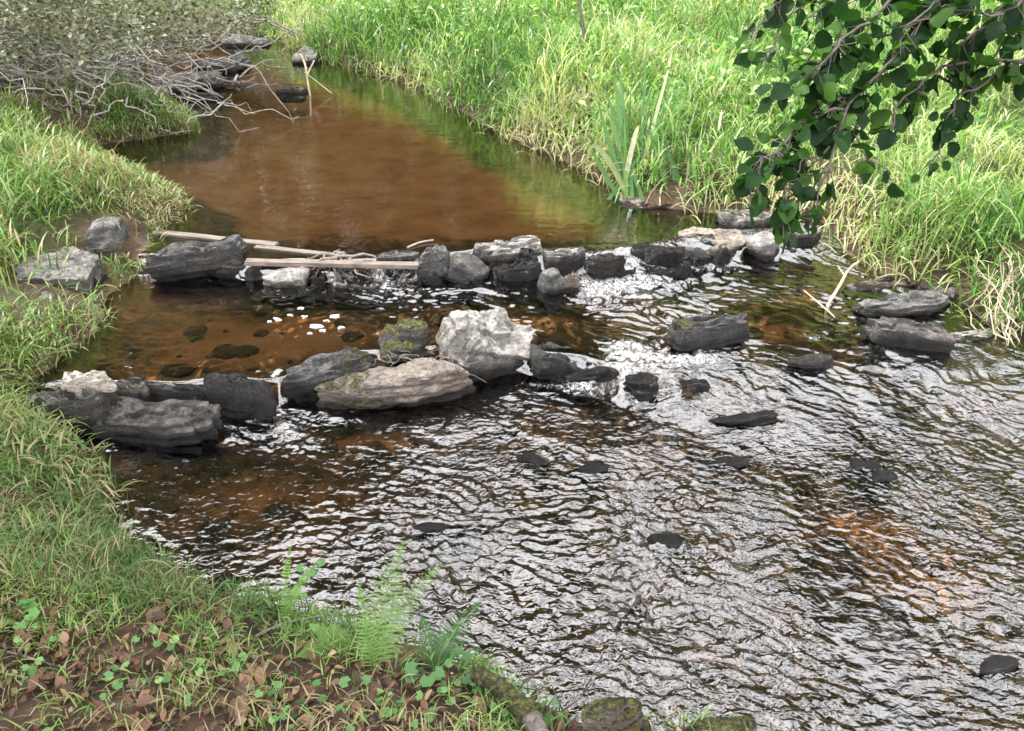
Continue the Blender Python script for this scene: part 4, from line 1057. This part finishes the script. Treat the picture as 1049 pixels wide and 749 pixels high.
for i in range(330):
    a0 = P(r.uniform(-60, 250), r.uniform(45, 112), .6); yy = r.uniform(7.6, 9.6)
    a0 = np.array([a0[0] * yy / a0[1], yy, r.uniform(.32, .95)])
    if proj(a0)[0] > 225 or (proj(a0)[0] > 110 and r.random() < .45): continue
    d = np.array([r.normal(.12, .26), r.normal(-.02, .2), r.normal(-.13, .2)]) * r.uniform(.6, 1.7)
    d[2] = max(d[2], .22 - a0[2])
    br.append(tube(wig(a0, a0 + d, 9, np.linalg.norm(d) * .22, 900 + i) - bb, r.uniform(.004, .012), .0025, 4))
V, Fq, T = join(br); mk('branches', V, Fq, M['deadwood'], parent=e)
tp = np.concatenate(tips)
n = 16000
src = tp[rng.integers(0, len(tp), n)] + rng.normal(0, .13, (n, 3))
px, py = proj(src)
lim = np.interp(px, [-300, 0, 120, 250, 300], [66, 62, 48, 30, 10]) + rng.normal(0, 5, n)
k = (py < lim) | (rng.random(n) < .03)
src = src[k]; n = len(src)
m2 = 42000                                   # leafy top of the bush, above the bare branches
q2 = np.stack([rng.uniform(-8, -2.6, m2), rng.uniform(8.6, 11.6, m2), rng.uniform(.42, 2.0, m2)], 1)
k2 = (q2[:, 2] > .62 + .4 * fbm(q2[:, 0] * 1.5, q2[:, 1] * 1.5, 3, 3) + .22 * np.maximum(q2[:, 0] + 4.2, 0)) & (fbm(q2[:, 0] * 2.2, q2[:, 1] * 2.2, q2[:, 2] * 2.2, 3) > -.02)
q3 = np.stack([rng.uniform(-6.5, -3.0, 16000), rng.uniform(7.3, 8.7, 16000), rng.uniform(.8, 1.9, 16000)], 1)
q2 = np.concatenate([q2, q3]); k2 = np.concatenate([k2, (fbm(q3[:, 0] * 2, q3[:, 1] * 2, q3[:, 2] * 2, 3) > .0) & (q3[:, 2] > .85 + .3 * np.maximum(q3[:, 0] + 3.6, 0))])
px, py = proj(q2); k2 &= py < 70 + rng.normal(0, 8, len(py))
src = np.concatenate([src, q2[k2]]); n = len(src)
V, Fq, T = scatter(*LF_oval, src - bb, rdir(n, .5), rup(n, .6), rng.uniform(.03, .07, n), np.clip(rng.normal(.5, .3, n), 0, 1))
mk('foliage', V, Fq, M['bushleaf'], {'tint': T}, parent=e)

# ------------------------------------------------------------------ trees
def tree(name, label, base, height, crown_c, crown_r, nleaf, lsize, lmat='tree', tr=.18, gap=-.05, seed=1, extra=None, group=None):
    r = np.random.default_rng(seed); base = np.array(base, float); base[2] = float(gz(base[:1], base[1:2])[0])
    e = empty(name, base); tag(e, label, 'tree', group)
    cc = np.array(crown_c) - base; cr = np.array(crown_r)
    V, Fq, T = tube(wig((0, 0, -.2), (cc[0] * .5, cc[1] * .5, height * .85), 14, .25, seed), tr, tr * .3, 10); mk('trunk', V, Fq, M['bark'], parent=e)
    lb = []
    for i in range(14):
        s = np.array([cc[0] * .25, cc[1] * .25, height * r.uniform(.3, .7)]); d = r.normal(0, 1, 3); d /= np.linalg.norm(d)
        lb.append(tube(wig(s, cc + d * cr * .8, 8, .3, seed + i), tr * .35, .015, 6))
    V, Fq, T = join(lb); mk('limbs', V, Fq, M['bark'], parent=e)
    d = r.normal(0, 1, (nleaf * 3, 3)); d /= np.linalg.norm(d, axis=1)[:, None]
    p = cc + d * cr * (r.random((nleaf * 3, 1)) ** .45)
    k = fbm(p[:, 0] * .75 + seed, p[:, 1] * .75, p[:, 2] * .75, 3) > gap
    p = p[k][:nleaf]; n = len(p)
    if extra is not None: p = p[extra(p + base)]; n = len(p)
    V, Fq, T = scatter(*LF_oval, p, r.normal(0, 1, (n, 3)), rup(n, .7), r.uniform(.7, 1.3, n) * lsize, np.clip(r.normal(.5, .25, n), 0, 1))
    mk('crown', V, Fq, M[lmat], {'tint': T}, parent=e)
    return e, base
# the wood that closes the valley, mirrored in the pool
for i, (x, y, h) in enumerate([(-20, 20, 22), (-15.5, 22, 24), (-11.5, 23, 24), (-7.5, 23.5, 24), (-3.5, 24.5, 22), (0.5, 25.5, 22), (4.5, 26, 22), (8.5, 25.5, 23), (12.5, 24, 23), (16.5, 22, 22), (20, 19, 20), (23, 15, 18)]):
    tree('far_tree', 'broad leaved tree of the wood closing the far end of the meadow', (x, y, 0), h, (x, y, h * .5), (3.4, 3.0, h * .52), int(260 * h), .6, tr=.25, gap=-.35, seed=20 + i, group='trees beyond the meadow')
for i, (x, y) in enumerate([(-17, 18), (-12.5, 19.5), (-8, 20.5), (-3.8, 21.5), (0.5, 22.5), (5, 23), (9.5, 22), (14, 21)]):  # unseen shrub row, added to close bright gaps in the pool's reflection
    tree('added_shrub', 'unseen shrub added at the foot of the wood to close reflected gaps', (x, y, 0), 4, (x, y, 2.6), (3.4, 1.8, 2.6), 1500, .45, tr=.1, gap=-.5, seed=90 + i, group='added shrubs at the foot of the wood')
tree('unseen_shade_tree', 'unseen tree added on the left bank to shade the near water', (-7.2, 3.1, 0), 8, (-4.9, 3.1, 6.2), (3.0, 1.7, 1.8), 8000, .15, tr=.22, gap=-.12, seed=60)  # out-of-view tree, crown placed so that it shades the near bank
tree('unseen_shade_tree', 'unseen tree added on the left bank to shade the overhanging bush', (-11.5, 11.6, 0), 10, (-9.3, 11.6, 7.0), (3.4, 3.0, 2.6), 6000, .2, tr=.22, gap=-.05, seed=61)  # out-of-view tree, added to keep the overhanging bush in shade

# alder at the right with the branch that hangs into view
def clear(p):
    px, py = proj(p); fd_ = (p - CAM) @ FW
    return (fd_ < .3) | (py < -60) | (px > 1400)
e, ab = tree('alder_tree', 'alder whose dark leafy branch hangs into view from above right', (3.4, .4, 0), 9, (1.2, 3.4, 6.6), (2.7, 3.0, 1.2), 3800, .12, lmat='alder', tr=.14, gap=-.02, seed=70, extra=clear)
tw, lp, ld = [], [], []
def hang(pix, r0, r1, nleaf, seed):
    r = np.random.default_rng(seed)
    pts = spline([PD(*q) for q in pix], 24); pts = pts + np.concatenate([[np.zeros(3)], np.cumsum(r.normal(0, .006, (23, 3)), 0)])
    tw.append(tube(pts - ab, r0, r1, 5))
    if proj(pts[:1])[1][0] < 0 or proj(pts[:1])[0][0] > 1049:       # carried by the bough
        jn = bough[np.argmin(np.linalg.norm(bough - pts[0] - np.array([.25, 0, 0]), axis=1))]
        tw.append(tube(spline([jn, (jn + pts[0]) / 2 + np.array([0, 0, .04]), pts[0]], 10) - ab, r0 * 1.6, r0, 5))
    for i in range(int(nleaf * 1.15)):
        k = r.integers(2, 24); q = pts[k]
        t = pts[min(k + 1, 23)] - pts[k - 1]; t /= np.linalg.norm(t)
        side = r.normal(0, 1, 3); d = t * .5 + side * .55 + np.array([0, 0, -.45]); d /= np.linalg.norm(d)
        off = d * r.uniform(.01, .05)
        tw.append(tube(np.array([q, q + off * .6, q + off]) - ab, .0012, .001, 4))
        lp.append(q + off); ld.append(d)
bough = spline([(3.35, .45, 3.4), (2.6, 1.0, 3.05), (1.9, 1.35, 2.8), (1.25, 1.65, 2.66), (.55, 1.75, 2.6)], 40)
bt = tube(bough - ab, .045, .012, 8)
mk('bough', bt[0], bt[1], M['bark'], parent=e)
hang([(1130,-160,1.9),(1010,-40,1.9),(930,50,1.85),(870,108,1.82),(850,160,1.8),(842,200,1.8),(835,212,1.8)], .008, .002, 93, 1)
hang([(870,108,1.82),(835,135,1.78),(812,165,1.75),(802,195,1.74),(792,218,1.74)], .004, .0015, 61, 2)
hang([(1120,20,2.0),(1049,60,1.95),(965,70,1.9),(935,110,1.88),(925,140,1.86)], .006, .002, 64, 3)
hang([(960,-90,1.9),(900,0,1.86),(850,30,1.8),(810,60,1.78),(790,72,1.76)], .006, .002, 61, 4)
hang([(1140,-40,2.05),(1060,10,2.0),(1030,60,1.98),(1022,92,1.98)], .005, .002, 46, 5)
hang([(900,-120,1.95),(840,-50,1.9),(790,-20,1.86),(765,-6,1.86)], .006, .002, 28, 6)
hang([(1010,-40,1.9),(960,0,1.85),(900,20,1.8),(870,60,1.78)], .005, .002, 64, 7)
hang([(1160,-90,2.1),(1080,-30,2.05),(1000,20,2.0),(960,50,1.98)], .006, .002, 72, 8)
hang([(850,150,1.8),(820,180,1.78),(810,200,1.78),(808,222,1.78)], .003, .001, 32, 9)
hang([(930,50,1.85),(885,85,1.84),(840,95,1.84),(800,125,1.84)], .003, .001, 36, 10)
hang([(870,108,1.82),(890,130,1.86),(905,165,1.88),(918,182,1.88)], .002, .001, 9, 11)
hang([(1100,-120,1.95),(980,-40,1.9),(900,-20,1.86),(820,10,1.84)], .006, .002, 61, 12)
hang([(1120,-60,1.8),(1049,-10,1.78),(990,20,1.76),(930,10,1.76)], .006, .002, 36, 13)
hang([(1160,-30,1.9),(1090,0,1.88),(1040,30,1.86),(1000,60,1.86)], .005, .002, 34, 14)
hang([(1060,-120,1.8),(1000,-50,1.78),(950,-10,1.78),(900,40,1.78)], .005, .002, 34, 15)
hang([(1000,-130,1.9),(900,-60,1.88),(830,-10,1.86),(785,30,1.86),(770,50,1.86)], .005, .002, 40, 16)
hang([(860,-60,1.85),(810,-20,1.84),(775,5,1.83),(765,20,1.83)], .004, .002, 24, 17)
hang([(1049,60,1.95),(1000,100,1.93),(960,125,1.92),(940,165,1.92)], .004, .002, 22, 18)
V, Fq, T = join(tw); mk('hanging_twigs', V, Fq, M['bark'], parent=e)
lp = np.array(lp); n = len(lp)
ups = rng.normal(0, .75, (n, 3)) + np.array([0, -.25, .8]); szs = rng.uniform(.022, .054, n); tns = np.clip(rng.normal(.5, .32, n), 0, 1)
ld = np.array(ld); kind = rng.integers(0, 6, n); parts = []
for q in range(6):
    rq = np.random.default_rng(200 + q); wmx = rq.uniform(.30, .40)
    ys = np.linspace(0, 1, 15); ws = wmx * np.sin(math.pi * np.clip(ys, 0, 1) ** rq.uniform(.75, .95)) ** .7 * (1 + .07 * np.where(np.arange(15) % 2, 1, -1)) + .012
    tpl, tf = leaf_tpl(list(zip(ys, ws)), rq.uniform(.05, .7), rq.uniform(-.25, .45))
    tpl = tpl.copy(); tpl[:, 2] += .05 * np.sin(tpl[:, 1] * 9 + q) * np.sign(tpl[:, 0]) ; tpl[:, 0] += .10 * rq.normal() * tpl[:, 1] ** 2
    k = kind == q
    parts.append(scatter(tpl, tf, (lp - ab)[k], ld[k], ups[k], szs[k], tns[k]))
V, Fq, T = join(parts)
mk('hanging_leaves', V, Fq, M['alder'], {'tint': T}, parent=e)

# ------------------------------------------------------------------ light
SUN_EL, SUN_AZ = R(60), R(-72)                       # azimuth from +Y, negative to the left
sdir = Vector((math.sin(SUN_AZ) * math.cos(SUN_EL), math.cos(SUN_AZ) * math.cos(SUN_EL), math.sin(SUN_EL)))
sl = bpy.data.lights.new('sun', 'SUN'); sl.energy = 4.8; sl.angle = R(0.6); sl.color = (1, .965, .915)
so = bpy.data.objects.new('sun', sl); COL.objects.link(so); so.rotation_euler = (-sdir).to_track_quat('-Z', 'Y').to_euler(); so.location = sdir * 40
w = bpy.data.worlds.new('World'); scn.world = w; w.use_nodes = True
nt = w.node_tree; nt.nodes.clear(); g = G(nt)
sky = g.n('ShaderNodeTexSky', _sky_type='NISHITA', _sun_disc=False, _sun_elevation=SUN_EL, _sun_rotation=SUN_AZ, _dust_density=4.0, _air_density=1.0)
tc = nt.nodes.new('ShaderNodeTexCoord')
cl = g.mapr(g.noise(g.scaled(tc.outputs['Generated'], (1, 1, 1.6)), 2.6, 7, 0.6), .33, .50)
hs = g.n('ShaderNodeHueSaturation', Saturation=.55, Color=sky.outputs[0])
col = g.mix(g.math('MULTIPLY', cl, .9), hs.outputs[0], (25, 25, 25.6))
bg = g.n('ShaderNodeBackground', Color=col, Strength=.15)
wo = nt.nodes.new('ShaderNodeOutputWorld'); nt.links.new(bg.outputs[0], wo.inputs[0])

vs = scn.view_settings
vs.view_transform = 'Standard'; vs.look = 'None'; vs.gamma = 1; vs.exposure = 0.70; vs.use_curve_mapping = False
c = scn.cycles
c.max_bounces = 6; c.diffuse_bounces = 2; c.glossy_bounces = 3; c.transmission_bounces = 3; c.transparent_max_bounces = 8
c.sample_clamp_indirect = 4; c.sample_clamp_direct = 12; c.caustics_reflective = False; c.caustics_refractive = False
